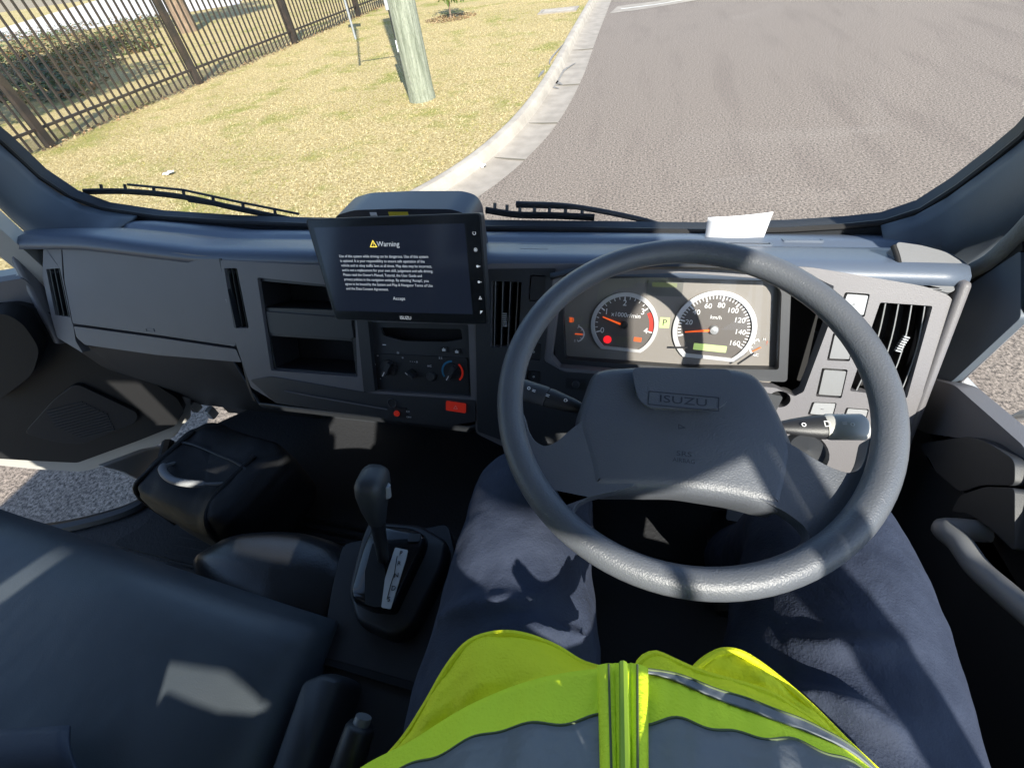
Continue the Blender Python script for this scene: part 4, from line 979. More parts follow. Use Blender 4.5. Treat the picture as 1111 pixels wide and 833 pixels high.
# ---- passenger door (open, left)
HP = Vector((-1.50, .68, 0)); AO = R(62); dr = Vector((-math.sin(AO), -math.cos(AO), 0))
DBLK = mat('door_black', (.011, .011, .012), .6, bump=.3, bscale=500)
LD = Fr(HP, dr, (0, 0, 1))                     # u along the door from its hinge, v = z ; ez = dr x z
sgn = 1 if LD.ez.dot(Vector((0, 0, 0)) - HP) > 0 else -1
IN = sgn                                       # w*IN > 0 faces the cab
low = [LD.uv(x, y) for x, y in [(201, 452), (190, 470), (88, 510), (0, 501)]]
lu = [p[0] for p in low]; lv = [p[1] for p in low]
zb = -1.20
dl = [(-.07, -.53), (1.02, -.53), (1.04, .30), (.98, .42), (.10, .42), (-.02, .05)]
doorL = MB().plate(LD, rnd([(-.08, -.55), (-.10, -.95)] + LD.uvs([(200, 458), (190, 474), (150, 492), (92, 512), (40, 509), (0, 505), (-40, 498)]) + [(1.0, -.98), (1.06, -.9), (1.06, .38), (1.0, .425), (.12, .425), (.05, .25), (-.05, -.25)], .03), -.05 * IN if IN > 0 else 0, 0 if IN > 0 else .05,
                  [rnd([(-.02, -.50), (.96, -.44), (.98, .33), (.92, .37), (.17, .37), (.10, .25)], .02)]).build('passenger_door', PAINT, TR, bevel=.006)
doorL['label'] = 'passenger door standing open with black inner panel'
def ldp(px, w_): return [LD.uv(x, y, w_ * IN) for x, y in px]
def ldplate(name, poly, w0, w1, m_, r=.01, **k):
    a_, b_ = sorted((w0 * IN, w1 * IN)); return MB().plate(LD, rnd(poly, r), a_, b_).build(name, m_, doorL, **k)
ldplate('door_card', ldp([(-10, 332), (20, 330), (52, 338), (120, 395), (170, 418), (192, 432), (200, 446), (190, 462), (150, 478), (84, 502), (40, 500), (-10, 497)], .035) + [(.95, -1.05), (.95, -.60)], .0, .035, DBLK, bevel=.012, seg=4)
ldplate('sill_cap', [(-.03, -.50), (.97, -.44), (.97, -.56), (-.03, -.585)], -.01, .02, DASH, bevel=.008, seg=3)
ldplate('door_edge', ldp([(120, 388), (175, 408), (206, 430), (207, 452), (186, 474), (92, 508), (0, 503), (0, 495), (80, 498), (180, 462)], .004), 0, .006, PAINT, r=.008)
sg = ldp([(26, 470), (60, 432), (82, 416), (150, 448), (148, 458), (90, 482), (60, 480)], .045)
grl = ldplate('speaker_grille', sg, .02, .045, BLACK, r=.02, bevel=.008, seg=3)
mb = MB()
cu0 = sum(p[0] for p in sg) / 7; cv0 = sum(p[1] for p in sg) / 7
for i in range(-6, 7):
    a_, b_ = sorted((.045 * IN, .048 * IN)); mb.box(LD, cu0 - .075 + abs(i) * .004, cu0 + .075 - abs(i) * .004, cv0 + i * .011 - .002, cv0 + i * .011 + .002, a_, b_)
mb.build('grille_bars', DARK, grl)
ar = ldp([(-12, 338), (10, 333), (30, 345), (48, 372), (40, 400), (-12, 440)], .06); ldplate('armrest', ar, .03, .085, DBLK, r=.03, bevel=.02, seg=4)
a_ = [(-.0, -.49), (.955, -.43), (.97, .32), (.92, .36), (.18, .36), (.11, .25)]
MB().add([LD.p(p[0], p[1], -.028 * IN) for p in a_], [tuple(range(len(a_)))]).build('door_glass', GLASS, doorL)
for x, y in ((212, 442), (230, 449)):
    c = hit(x, y, (0, .74, 0), (0, 1, 0)); mb = MB(); mb.box(Fr(c, (1, 0, 0), (0, 0, 1)), -.016, .004, -.02, .02, -.02, .01); mb.build('door_hinge', PAINT, TR, bevel=.004)
SI = Fr((-1.47, 0, 0), (0, 1, 0), (0, 0, 1)); MB().plate(SI, SI.uvs([(112, 506), (160, 488), (180, 484), (182, 500), (172, 516), (154, 522), (134, 512)]), -.03, 0).build('side_sill', PAINT, TR, bevel=.004)

# ---- seats
def cushion(name, x0, x1, y0, y1, zt, th, m_, parent, rr=.05, crown=.015, taper=0, tilt=0):
    mb = MB(); n = 22; k = 22; rows = []
    for i in range(n + 1):
        s_ = -1 + 2 * i / n; row = []
        for j in range(k + 1):
            t = -1 + 2 * j / k
            edge = max(abs(s_) ** 10, abs(t) ** 10)
            fall = (1 - (1 - abs(s_) ** 8) * (1 - abs(t) ** 8))
            x = (x0 + x1) / 2 + s_ * (x1 - x0) / 2 * (1 - .02 * t * t); y = (y0 + y1) / 2 + t * (y1 - y0) / 2 * (1 - .02 * s_ * s_)
            row.append(Vector((x, y, zt + crown * (1 - s_ * s_) * (1 - t * t) - rr * fall ** 2 + tilt * t)))
        rows.append(row)
    mb.grid(rows)
    # skirts
    def skirt(line, dz, inn):
        c = Vector(((x0 + x1) / 2, (y0 + y1) / 2, 0)); out = [line]
        for d_ in (.3, .65, 1): out.append([p + Vector(((c.x - p.x) * inn * d_, (c.y - p.y) * inn * d_, -dz * d_)) for p in line])
        mb.grid(out)
    loop = rows[0] + [r[-1] for r in rows[1:]] + rows[-1][::-1][1:] + [r[0] for r in rows[::-1][1:]]
    skirt(loop, th - rr, .03)
    return mb.build(name, m_, parent, sharp=70, weld=True)
# passenger seat cushion outline from the photograph, on its own height
ps = Vector((0, 0, 0))
seatp = bpy.data.objects.new('passenger_seat', None); COL.objects.link(seatp); seatp.parent = TR; seatp['label'] = 'wide dark vinyl passenger seat with a patch of sunlight'
def warp_cushion(name, corners, zt, th, m_, parent, crown=.02, rr=.045, n=26, wr=.004, seed=0):
    a_, b_, c_, d_ = [Vector(c) for c in corners]; rows = []; mb = MB()
    for i in range(n + 1):
        s_ = i / n; row = []
        for j in range(n + 1):
            t = j / n; p = a_.lerp(b_, s_).lerp(d_.lerp(c_, s_), t); S_ = 2 * s_ - 1; T_ = 2 * t - 1
            fall = 1 - (1 - abs(S_) ** 9) * (1 - abs(T_) ** 9)
            nz = mathutils.noise.noise(Vector((p.x * 9 + seed, p.y * 3, 0))) * wr + mathutils.noise.noise(Vector((p.x * 3, p.y * 11 + seed, 2))) * wr
            row.append(p + Vector((0, 0, crown * (1 - S_ * S_) * (1 - T_ * T_) - rr * fall ** 2 + nz)))
        rows.append(row)
    mb.grid(rows); loop = rows[0] + [r[-1] for r in rows[1:]] + rows[-1][::-1][1:] + [r[0] for r in rows[::-1][1:]]
    c = (a_ + b_ + c_ + d_) / 4; out = [loop]
    for q in (.15, .4, .7, 1): out.append([p + Vector(((c.x - p.x) * (.02 * q + .0), (c.y - p.y) * (.02 * q), -th * q)) for p in loop])
    mb.grid(out); return mb.build(name, m_, parent, sharp=75, weld=True)
pc = [atz(-25, 553, -.60), atz(349, 660, -.60)]
c0 = Vector((-1.30, pc[0].y + .04, -.60)); c1 = pc[1]; c2 = Vector((-.30, -.45, -.62)); c3 = Vector((-1.30, -.45, -.62))
c2 = atz(268, 870, -.60); c2 = c1 + (c2 - c1).normalized() * .62
warp_cushion('seat_cushion', [c0, c1, c2, c3], -.60, .15, VINYL, seatp, crown=.03, rr=.05, wr=.006)
cs = bpy.data.objects.new('centre_seat', None); COL.objects.link(cs); cs.parent = TR; cs['label'] = 'glossy black padded centre cushion between the seats'
q = [atz(x, y, -.70) for x, y in [(200, 612), (222, 588), (262, 574), (320, 572), (372, 586), (392, 615), (385, 660), (350, 700), (300, 712), (240, 680)]]
pts_ = catmull([Vector((p_.x, p_.y, 0)) for p_ in q], 5, True); ce = sum(pts_, Vector((0, 0, 0))) / len(pts_); mb = MB(); rg = []
for sc_, z_ in ((.99, -.22), (1.0, -.06), (.97, -.025), (.92, -.005), (.82, .012), (.65, .022), (.4, .028), (.2, .0295), (.04, .03)):
    rg.append([Vector((ce.x + (p_.x - ce.x) * sc_, ce.y + (p_.y - ce.y) * sc_, -.70 + z_ + .004 * mathutils.noise.noise(Vector(((ce.x + (p_.x - ce.x) * sc_) * 16, (ce.y + (p_.y - ce.y) * sc_) * 16, 0))))) for p_ in pts_])
mb.rings(rg); mb.build('seat_cushion', VINYLB, cs, sharp=80)
# driver seat
dsn = bpy.data.objects.new('driver_seat', None); COL.objects.link(dsn); dsn.parent = TR; dsn['label'] = 'black driver seat'
DCLOTH = mat('seat_cloth_dark', (.018, .02, .023), .8, bump=.4, bscale=500)
warp_cushion('seat_cushion', [(-.20, .14, -.69), (.40, .14, -.69), (.40, -.42, -.72), (-.20, -.42, -.72)], 0, .14, DCLOTH, dsn, wr=.002)
BK = Fr((0, -.56, 0), (1, 0, 0), (0, 0, 1))  # unseen seat backs, outlines cut to shape the sun patches on the cushion
def slab(name, poly, par, r=.015):
    domed(BK, rnd(poly, r, 4), -.01, .03, .02, name, VINYL, par, rim=.014, steps=((0, -1), (0, 0), (.3, .6), (1, 1)), sharp=70)
slab('shade_backrest', [(-.085, -.70), (.36, -.70), (.34, -.02), (-.25, -.02), (-.24, -.055), (-.12, -.055), (-.075, -.085)], dsn); slab('shade_headrest', [(-.08, .01), (.16, .01), (.14, .16), (-.06, .16)], dsn)
slab('shade_backrest', [(-.85, -.70), (-.05, -.70) if False else (-.225, -.70), (-.225, .05), (-.37, .040), (-.445, .000), (-.52, -.075), (-.85, -.10)], cs)
slab('shade_headrest', [(-.80, -.04), (-.53, -.035), (-.455, .035), (-.37, .065), (-.23, .09), (-.24, .28), (-.80, .28)], cs)
slab('shade_backrest', [(-1.36, -.70), (-.87, -.70), (-.87, .0), (-1.36, .0)], seatp); slab('shade_headrest', [(-1.33, .01), (-.88, .01), (-.90, .25), (-1.30, .25)], seatp)
slab('armrest', [(-.222, -.70), (-.09, -.70), (-.09, -.128), (-.222, -.110)], cs, .01)  # unseen upright armrest added to block sun below the seat gap
# seat belt lying on the passenger cushion
sbz = -.555
mb = MB(); A_ = [atz(x, y, sbz) for x, y in [(0, 795), (38, 788), (72, 786)]]; 
q = [atz(-8, 792, sbz), atz(76, 787, sbz), atz(100, 860, sbz - .02), atz(0, 870, sbz - .02)]
rows = []
for i in range(9):
    l, r_ = q[0].lerp(q[3], i / 8), q[1].lerp(q[2], i / 8); rows.append([l.lerp(r_, j / 6) + Vector((0, 0, .012 * math.sin(i / 8 * 3.1))) for j in range(7)])
mb.grid(rows); lab(mb.build('seat_belt', mat('belt_webbing', (.04, .05, .075), .6, bump=.6, bscale=500), TR, solid=.004), 'loose dark belt webbing on the passenger seat')

# ---- centre console and gear selector
cz = -.66
top = [atz(x, y, cz) for x, y in [(372, 590), (486, 568), (493, 600), (466, 745), (348, 712), (360, 640)]]
blk = MB().plate(Fr((0, 0, cz), (1, 0, 0), (0, 1, 0)), rnd([(p.x, p.y) for p in top], .012), -.30, .0).build('centre_console', BLACK, TR, bevel=.008, seg=3)
top2 = [atz(x, y, cz - .006) for x, y in [(346, 716), (462, 750), (440, 860), (405, 960), (230, 960), (290, 830)]]
MB().plate(Fr((0, 0, cz - .006), (1, 0, 0), (0, 1, 0)), rnd([(p.x, p.y) for p in top2], .008), -.30, .0).build('console_tray', BLACK, blk, bevel=.006)
mb = MB(); fr = Fr(atz(404, 728, cz + .002), (1, 0, 0), (0, 1, 0)); gq = [atz(x, y, cz + .002) for x, y in [(345, 711), (452, 741), (450, 750), (343, 718)]]
MB().plate(Fr((0, 0, cz), (1, 0, 0), (0, 1, 0)), [(p.x, p.y) for p in gq], -.002, .002).build('console_gap', VOID, blk)
# padded bar
bq = [atz(x, y, cz + .03) for x, y in [(330, 737), (360, 725), (384, 735), (345, 850), (325, 940), (262, 940), (290, 850)]]
domed(Fr((0, 0, cz), (1, 0, 0), (0, 1, 0)), rnd([(p.x, p.y) for p in bq], .012, 4), .0, .02, .05, 'brake_cover', DARK, blk, rim=.012, sharp=60)
# parking brake lever
pb0 = atz(392, 785, cz + .09); pb1 = atz(372, 845, cz + .07); d_ = (pb1 - pb0)
mb = MB(); mb.tube([pb0, pb0 + d_ * .08, pb0 + d_ * .5, pb0 + d_ * 1.6, pb0 + d_ * 2.2 + Vector((0, 0, -.05))], [.013, .0155, .0165, .0165, .015], 16); pb = mb.build('parking_brake', BLACK, TR, sharp=60)
pb['label'] = 'parking brake lever with release button'
mb = MB(); u = d_.normalized(); mb.tube([pb0 - u * .007, pb0 + u * .003], [.0085, .0095], 14); mb.build('release_button', METAL if False else SWITCH, pb)
mb = MB(); mb.tube([pb0 + u * .0015, pb0 + u * .0022], [.0135, .0135], 16); mb.build('lever_ring', SWITCH, pb)
# selector housing
GZ = cz + .03
oring = rnd([(p.x, p.y) for p in [atz(x, y, GZ) for x, y in [(398, 563), (455, 567), (486, 585), (481, 615), (447, 682), (425, 692), (385, 675), (376, 640), (388, 590)]]], .014, 4)
gs = domed(Fr((0, 0, GZ), (1, 0, 0), (0, 1, 0)), oring, -.012, .03, .012, 'gear_selector', BLACK, TR, rim=.008); gs['label'] = 'automatic gear selector with silver position plate'
iring = rnd([(p.x, p.y) for p in [atz(x, y, GZ + .018) for x, y in [(404, 566), (448, 570), (462, 578), (460, 592), (432, 650), (427, 662), (400, 660), (380, 650), (378, 640), (392, 592)]]], .010, 4)
dm = domed(Fr((0, 0, GZ), (1, 0, 0), (0, 1, 0)), iring, .0, .01, .018, 'selector_face', BLACKG, gs, rim=.006)
g2 = GZ + .0185
slot = [atz(x, y, g2) for x, y in [(404, 590), (412, 588), (414, 600), (419, 625), (416, 658), (405, 658), (396, 655), (396, 620)]]
MB().plate(Fr((0, 0, g2), (1, 0, 0), (0, 1, 0)), [(p.x, p.y) for p in slot], -.0, .0006).build('gate_slot', VOID, gs)
pl_ = [atz(x, y, g2) for x, y in [(429, 594), (443, 597), (441, 606), (424, 661), (414, 659), (418, 628), (421, 618)]]
plt = MB().plate(Fr((0, 0, g2), (1, 0, 0), (0, 1, 0)), rnd([(p.x, p.y) for p in pl_], .002, 3), 0, .0015).build('position_plate', mat('plate_silver', (.55, .54, .52), .4, metal=.2), gs)
pz = g2 + .0016; ex_ = (atz(443, 597, pz) - atz(429, 594, pz)); mb = MB()
for x, y, t in ((435, 600, 'P'), (433, 611, 'R'), (430, 624, 'N'), (427, 638, 'D'), (422, 650, 'S')):
    c = atz(x, y, pz); mb.text(Fr(c, (1, .25, 0), (-.25, 1, 0)), t, .0085, w_=.0003)
l_ = [atz(x, y, pz) for x, y in [(431, 603), (428, 622), (424, 634), (420, 650)]]; mb.tube([p + Vector((0, 0, .0003)) for p in l_], .0006, 5)
mb.build('position_letters', mat('print_black', (.02, .02, .02), .5), plt, recalc=False)
c = atz(450, 584, g2); mb = MB(); mb.plate(Fr(c, (1, .2, 0), (-.2, 1, 0)), rect(-.009, -.006, .009, .006, .003), 0, .003); mb.build('release_button', DARK, gs, bevel=.001)
k0 = atz(416, 606, g2); k1 = atz(411, 575, g2 + .07); k2 = atz(405, 530, g2 + .14)
mb = MB(); mb.tube([k0, k1, k1.lerp(k2, .4)], [.008, .009, .011], 12); mb.build('lever_shaft', BLACK, gs)
ax_ = (k2 - k1).normalized(); kf = Vector((0, 1, 0)); 
mb = MB(); prs = [(.0, .011, .012), (.015, .0125, .018), (.035, .016, .024), (.055, .019, .027), (.07, .019, .026), (.078, .015, .02), (.081, .006, .008)]
rg = []; base_ = k1.lerp(k2, .25); sx_ = Vector((1, .15, 0)); sx_ = (sx_ - ax_ * sx_.dot(ax_)).normalized(); sy_ = ax_.cross(sx_)
for d1, rx, ry in prs:
    ring = []
    for k in range(20):
        t = 2 * math.pi * k / 20; cc, ss = math.cos(t), math.sin(t); f_ = 1 / (abs(cc) ** 3 + abs(ss) ** 3) ** (1 / 3)
        ring.append(base_ + ax_ * d1 + sx_ * rx * cc * f_ * .95 + sy_ * ry * ss * f_ * .95)
    rg.append(ring)
mb.rings(rg); kn = mb.build('gear_knob', DARK, gs, sharp=60)
mb = MB(); cb = base_ + ax_ * .045 + sx_ * .017; mb.tube([cb, cb + ax_ * .018], .005, 10); mb.build('knob_button', SILV, kn)
# pedals and column in the dark footwell
for x, y, nm, m_ in ((802, 557, 'brake_pedal', SILV),):
    c = hit(x, y, (0, .52, 0), (0, 1, 0)); fr = Fr(c, (1, 0, 0), (0, .5, .8)); MB().plate(fr, rect(-.022, -.018, .022, .018, .004), -.006, 0).build(nm, m_, TR, bevel=.002)
mb = MB(); mb.tube([WF.p(0, .0, -.07), WF.p(0, .03, -.30), WF.p(0, .05, -.55)], [.05, .045, .03], 16); mb.build('steering_column', BLACK, TR)
mb = MB(); c = Vector((.30, .60, -.93)); MB().plate(Fr(c, (1, 0, 0), (0, .5, .8)), rect(-.03, -.07, .03, .07, .01), -.012, 0).build('accelerator_pedal', BLACK, TR, bevel=.003)
# ---- wipers outside the glass
def wiper(px_arm, px_blade, label):
    W_ = -.045
    P = [GF.p(*GF.uv(x, y, W_), W_) for x, y in px_blade]; A = [GF.p(*GF.uv(x, y, W_ - .012), W_ - .012) for x, y in px_arm]
    mb = MB(); mb.tube(catmull(P, 6), .0055, 8, flat=1.5, up=(0, 0, 1)); wp = mb.build('wiper', SEAL, TR); wp['label'] = label
    mb = MB(); mb.tube(catmull(A, 6), [.006] * (6 * (len(A) - 1) + 1), 8); mb.build('wiper_arm', BLACK, wp)
    mb = MB()
    for k in range(7):
        t = .1 + .8 * k / 6; i = t * (len(P) - 1); i0 = int(i); p = P[i0].lerp(P[min(i0 + 1, len(P) - 1)], i - i0); mb.tube([p, p + GF.ey * .014 - GF.ez * .012], .004, 6)
    p = [x_ + GF.ey * .013 - GF.ez * .012 for x_ in P[1:]]; mb.tube(p, .0035, 6); mb.build('blade_frame', BLACK, wp)
wiper([(205, 217), (260, 226), (330, 243), (345, 252)], [(92, 208), (140, 208), (200, 214), (260, 227), (325, 240)], 'left wiper resting across the grass view')
wiper([(560, 221), (620, 224), (690, 237), (735, 250), (770, 258)], [(527, 228), (560, 233), (600, 234), (645, 236)], 'right wiper at the bottom of the windscreen')

# ================================================================ loose things
# sheet of paper on the dash against the glass
q = [hit(x, y, (0, .89, -.485), (0, 1, .25)) for x, y in [(764, 262), (768, 236), (839, 230), (828, 259)]]
rows = [[q[0].lerp(q[3], s / 8).lerp(q[1].lerp(q[2], s / 8), t / 6) + Vector((0, -.004 * math.sin(s / 8 * 3.1), 0)) for s in range(9)] for t in range(7)]
pc_ = sum(q, Vector((0, 0, 0))) / 4
tag(MB().grid(rows).build('paper_sheet', PAPER, solid=.0012, loc=Vector((pc_.x, pc_.y, pc_.z + H - .02))), 'white sheet of paper lying on the dash against the windscreen', 'paper')
# black bag in the passenger footwell
BAG = mat('bag_nylon', (.007, .0075, .009), .65, bump=.6, bscale=450, bump2=.12, b2scale=18)
bc = atz(250, 528, -.93); bag = thing('bag', 'black zipped fabric bag with padded handle on the passenger footwell mat', 'bag', Vector((bc.x, bc.y, FL + H)))
ang = R(-12); bx = Vector((math.cos(ang), math.sin(ang), 0)); by = Vector((-math.sin(ang), math.cos(ang), 0)); BF = Fr(Vector((bc.x, bc.y, FL + .02)), bx, by)
mb = MB(); n1, n2 = 72, 40; rg = []
for i in range(n2 + 1):
    ph = -math.pi / 2 + math.pi * i / n2; ring = []
    for k in range(n1):
        t = 2 * math.pi * k / n1
        def se(v_, e): return math.copysign(abs(v_) ** e, v_)
        x = .175 * se(math.cos(ph), .38) * se(math.cos(t), .42); y = .125 * se(math.cos(ph), .38) * se(math.sin(t), .42); z = .125 + .125 * se(math.sin(ph), .45)
        nz = mathutils.noise.noise(Vector((x * 11, y * 11, z * 16))) * .014 + mathutils.noise.noise(Vector((x * 30, y * 22, z * 40))) * .006
        sag = -.02 * max(0, 1 - (x / .17) ** 2) * (z / .25)
        ring.append(BF.p(x * (1 + nz * 3), y * (1 + nz * 3), z + nz + sag))
    rg.append(ring)
mb.rings(rg); mb.build('body', BAG, bag, sharp=80)
def bagp(x, y, z): return BF.p(x, y, z)
mb = MB(); mb.tube(catmull([bagp(-.14, -.118, .05), bagp(-.14, -.115, .2), bagp(-.12, -.06, .236), bagp(-.12, .06, .236)], 5), .006, 8); mb.build('strap', BAG, bag)
mb = MB(); mb.tube(catmull([bagp(.12, -.118, .05), bagp(.12, -.115, .2), bagp(.10, -.06, .236), bagp(.10, .06, .236)], 5), .006, 8); mb.build('strap', BAG, bag)
hl = [bagp(-.085, -.02, .225), bagp(-.06, -.055, .262), bagp(0, -.07, .268), bagp(.06, -.055, .262), bagp(.085, -.02, .225)]
mb = MB(); mb.tube(catmull(hl, 6), [.004] * 5 + [.0085] * 15 + [.004] * 5, 10); hn = mb.build('handle', mat('handle_grey', (.24, .25, .26), .5, bump=.5, bscale=200), bag)
mb = MB(); mb.tube(catmull([bagp(-.17, -.03, .18), bagp(-.12, .02, .235), bagp(0, .03, .232), bagp(.12, .02, .235), bagp(.17, -.03, .18)], 6), .0035, 6); mb.build('zip', DARK, bag)
mb = MB(); zc = bagp(-.158, -.075, .20); mb.lathe(Fr(zc, bx, (0, .3, 1)), [(.005, .0), (.0075, .002), (.009, 0)], 14); mb.tube([zc, zc + Vector((-.004, -.006, -.022))], .003, 6); mb.build('zip_pull', METAL, bag)

# ================================================================ driver
MIDX = .035
PRS = thing('person', 'driver in a lime yellow hi-vis vest and navy work trousers seated behind the steering wheel', 'person', Vector((MIDX, -.3, -1.08 + H)))
SKIN = mat('skin', (.42, .25, .18), .5, bump=.2, bscale=300)
NAVY = mat('navy_twill', (.017, .025, .050), .85, bump=1, bscale=500, bump2=.3, b2scale=30, col2=(.026, .036, .066), cscale=30)
hipz = -.585
def limb(mb, pts, rad, seg=20, flat=1.0, up=None): mb.tube([Vector(p) for p in pts], rad, seg, flat=flat, up=up)
lk = Vector((-.105, .29, -.555)); rk = Vector((.272, .31, -.60))
lh = Vector((MIDX - .095, -.16, hipz)); rh = Vector((MIDX + .15, -.16, hipz - .01))
la = Vector((-.09, .42, -.97)); ra = Vector((.27, .44, -.97))
def remesh(o, vox, sm=6, disp=0):
    q = o.modifiers.new('r', 'REMESH'); q.mode = 'VOXEL'; q.voxel_size = vox; q.use_smooth_shade = True
    if sm: q = o.modifiers.new('s', 'SMOOTH'); q.iterations = sm; q.factor = .5
    if disp:
        t = bpy.data.textures.new(o.name, 'CLOUDS'); t.noise_scale = .09; t.noise_depth = 2
        q = o.modifiers.new('d', 'DISPLACE'); q.texture = t; q.strength = disp; q.mid_level = .5
# body: torso, neck, head, arms and legs in one surface
mb = MB()
limb(mb, [(MIDX, -.17, -.60), (MIDX, -.20, -.50), (MIDX, -.24, -.40), (MIDX, -.29, -.28), (MIDX, -.33, -.18), (MIDX, -.34, -.12), (MIDX, -.34, -.07), (MIDX, -.33, .0)], [.13, .15, .145, .15, .15, .10, .058, .055], 24, flat=.72, up=(0, 1, 0))
limb(mb, [(MIDX - .17, -.33, -.17), (MIDX, -.33, -.14), (MIDX + .17, -.33, -.17)], [.06, .07, .06])
mb.ellipsoid((MIDX, -.315, .075), (.076, .095, .115), 20, 14)
mb.ellipsoid((MIDX, -.222, .055), (.013, .018, .022)); mb.ellipsoid((MIDX - .077, -.32, .07), (.012, .018, .03)); mb.ellipsoid((MIDX + .077, -.32, .07), (.012, .018, .03))
for s_ in (-1, 1):
    sh = Vector((MIDX + s_ * .19, -.33, -.18)); el = Vector((MIDX + s_ * .23, -.20, -.40)); wr_ = Vector((MIDX - .16, -.13, -.17)) if s_ < 0 else Vector((.315, -.14, -.535)); el = el if s_ < 0 else Vector((.285, -.36, -.43)); 
    limb(mb, [sh, sh.lerp(el, .5), el], [.055, .048, .040]); limb(mb, [el, el.lerp(wr_, .4), wr_], [.040, .038, .027])
    hd = ((Vector((MIDX - .10, -.085, -.05)) if s_ < 0 else Vector((.30, -.05, -.60))) - wr_).normalized(); pc2 = wr_ + hd * .055
    limb(mb, [wr_, pc2, pc2 + hd * .035], [.026, .036, .030], flat=.55, up=(0, 1, 0))
    for k in range(4):
        b0 = pc2 + hd * .03 + Vector((-s_ * (.026 - .017 * k), 0, .0)); L_ = [.062, .070, .066, .052][k]
        limb(mb, [b0 - hd * .02, b0 + hd * L_ * .45, b0 + hd * L_ * .62 + Vector((0, -.022, -.002)), b0 + hd * L_ * .42 + Vector((0, -.038, -.004))], [.0095, .0088, .008, .0065], 10)
    tb = wr_ + hd * .025 + Vector((-s_ * .02, 0, 0)); limb(mb, [tb, tb + Vector((-s_ * .025, -.01, .025)), tb + Vector((-s_ * .03, -.015, .052))], [.012, .0105, .008], 10)
for h_, k_, a_ in ((lh, lk, la), (rh, rk, ra)):
    limb(mb, [h_, h_.lerp(k_, .5), k_], [.075, .066, .05]); limb(mb, [k_, k_.lerp(a_, .4), a_], [.048, .046, .032])
body = mb.build('body', SKIN, PRS, recalc=False); remesh(body, .0075, 3)
mb = MB(); mb.ellipsoid((MIDX, -.335, .10), (.084, .098, .105), 24, 14); hair = mb.build('hair', mat('hair_brown', (.04, .025, .015), .7, bump=1, bscale=80), PRS)
for s_ in (-1, 1):
    mb = MB(); mb.ellipsoid((MIDX + s_ * .03, -.235, .085), (.011, .008, .008), 12, 8); mb.build('eye', WHITE, PRS)
mb = MB(); mb.tube([(MIDX - .022, -.232, .018), (MIDX, -.226, .016), (MIDX + .022, -.232, .018)], .005, 8); mb.build('mouth', mat('lip', (.35, .14, .12), .5), PRS)
# shoes
for a_ in (la, ra):
    mb = MB(); limb(mb, [a_ + Vector((0, -.07, -.055)), a_ + Vector((0, 0, -.045)), a_ + Vector((0, .09, -.07)), a_ + Vector((0, .16, -.08))], [.042, .05, .045, .03], flat=.9); mb.build('boot', SEAL, PRS)
# shirt
mb = MB()
limb(mb, [(MIDX, -.17, -.62), (MIDX, -.20, -.50), (MIDX, -.24, -.40), (MIDX, -.29, -.28), (MIDX, -.33, -.18), (MIDX, -.34, -.115)], [.145, .165, .16, .165, .162, .10], 24, flat=.72, up=(0, 1, 0))
for s_ in (-1, 1):
    sh = Vector((MIDX + s_ * .17, -.33, -.17)); el = Vector((MIDX - .23, -.20, -.40)) if s_ < 0 else Vector((.285, -.36, -.43)); limb(mb, [Vector((MIDX, -.33, -.15)), sh, sh.lerp(el, .55)], [.07, .068, .06])
shirt = mb.build('shirt', mat('shirt_navy', (.03, .035, .06), .85, bump=.5, bscale=600), PRS, recalc=False); remesh(shirt, .009, 6)
# trousers
mb = MB()
def leg(h_, k_, a_, r_, side):
    P = [h_ + Vector((0, -.03, .0)), h_.lerp(k_, .12), h_.lerp(k_, .35), h_.lerp(k_, .6), h_.lerp(k_, .85), k_ + Vector((0, .015, -.01)), k_ + Vector((0, .035, -.07)), k_.lerp(a_, .5), a_ + Vector((0, 0, .03))]
    limb(mb, P, r_, 30)
leg(lh, lk, la, [.105, .108, .105, .097, .086, .082, .082, .078, .075], -1)
leg(rh, rk, ra, [.112, .118, .118, .112, .100, .092, .088, .08, .075], 1)
limb(mb, [(MIDX - .06, -.20, -.60), (MIDX, -.18, -.57), (MIDX + .07, -.20, -.60)], [.13, .13, .13])
# crease folds: tapered ridges laid over the cloth
def fold(px, z, r0, r1=.004):
    P = catmull([atz(x, y, zz) for (x, y), zz in zip(px, z)], 5); n = len(P)
    mb.tube(P, [max(.003, r0 * math.sin(math.pi * (i + .5) / n)) for i in range(n)], 10)
fold([(470, 670), (510, 655), (560, 650), (610, 640)], [-.50, -.478, -.472, -.488], .010)
fold([(465, 725), (520, 690), (590, 684), (640, 690)], [-.50, -.480, -.475, -.50], .010)
fold([(850, 690), (900, 700), (960, 700), (1010, 690)], [-.51, -.492, -.492, -.51], .010)
fold([(850, 745), (900, 755), (960, 785), (1010, 820)], [-.50, -.485, -.482, -.50], .010)
tr = mb.build('trousers', NAVY, PRS, recalc=False); remesh(tr, .0055, 9, .014)
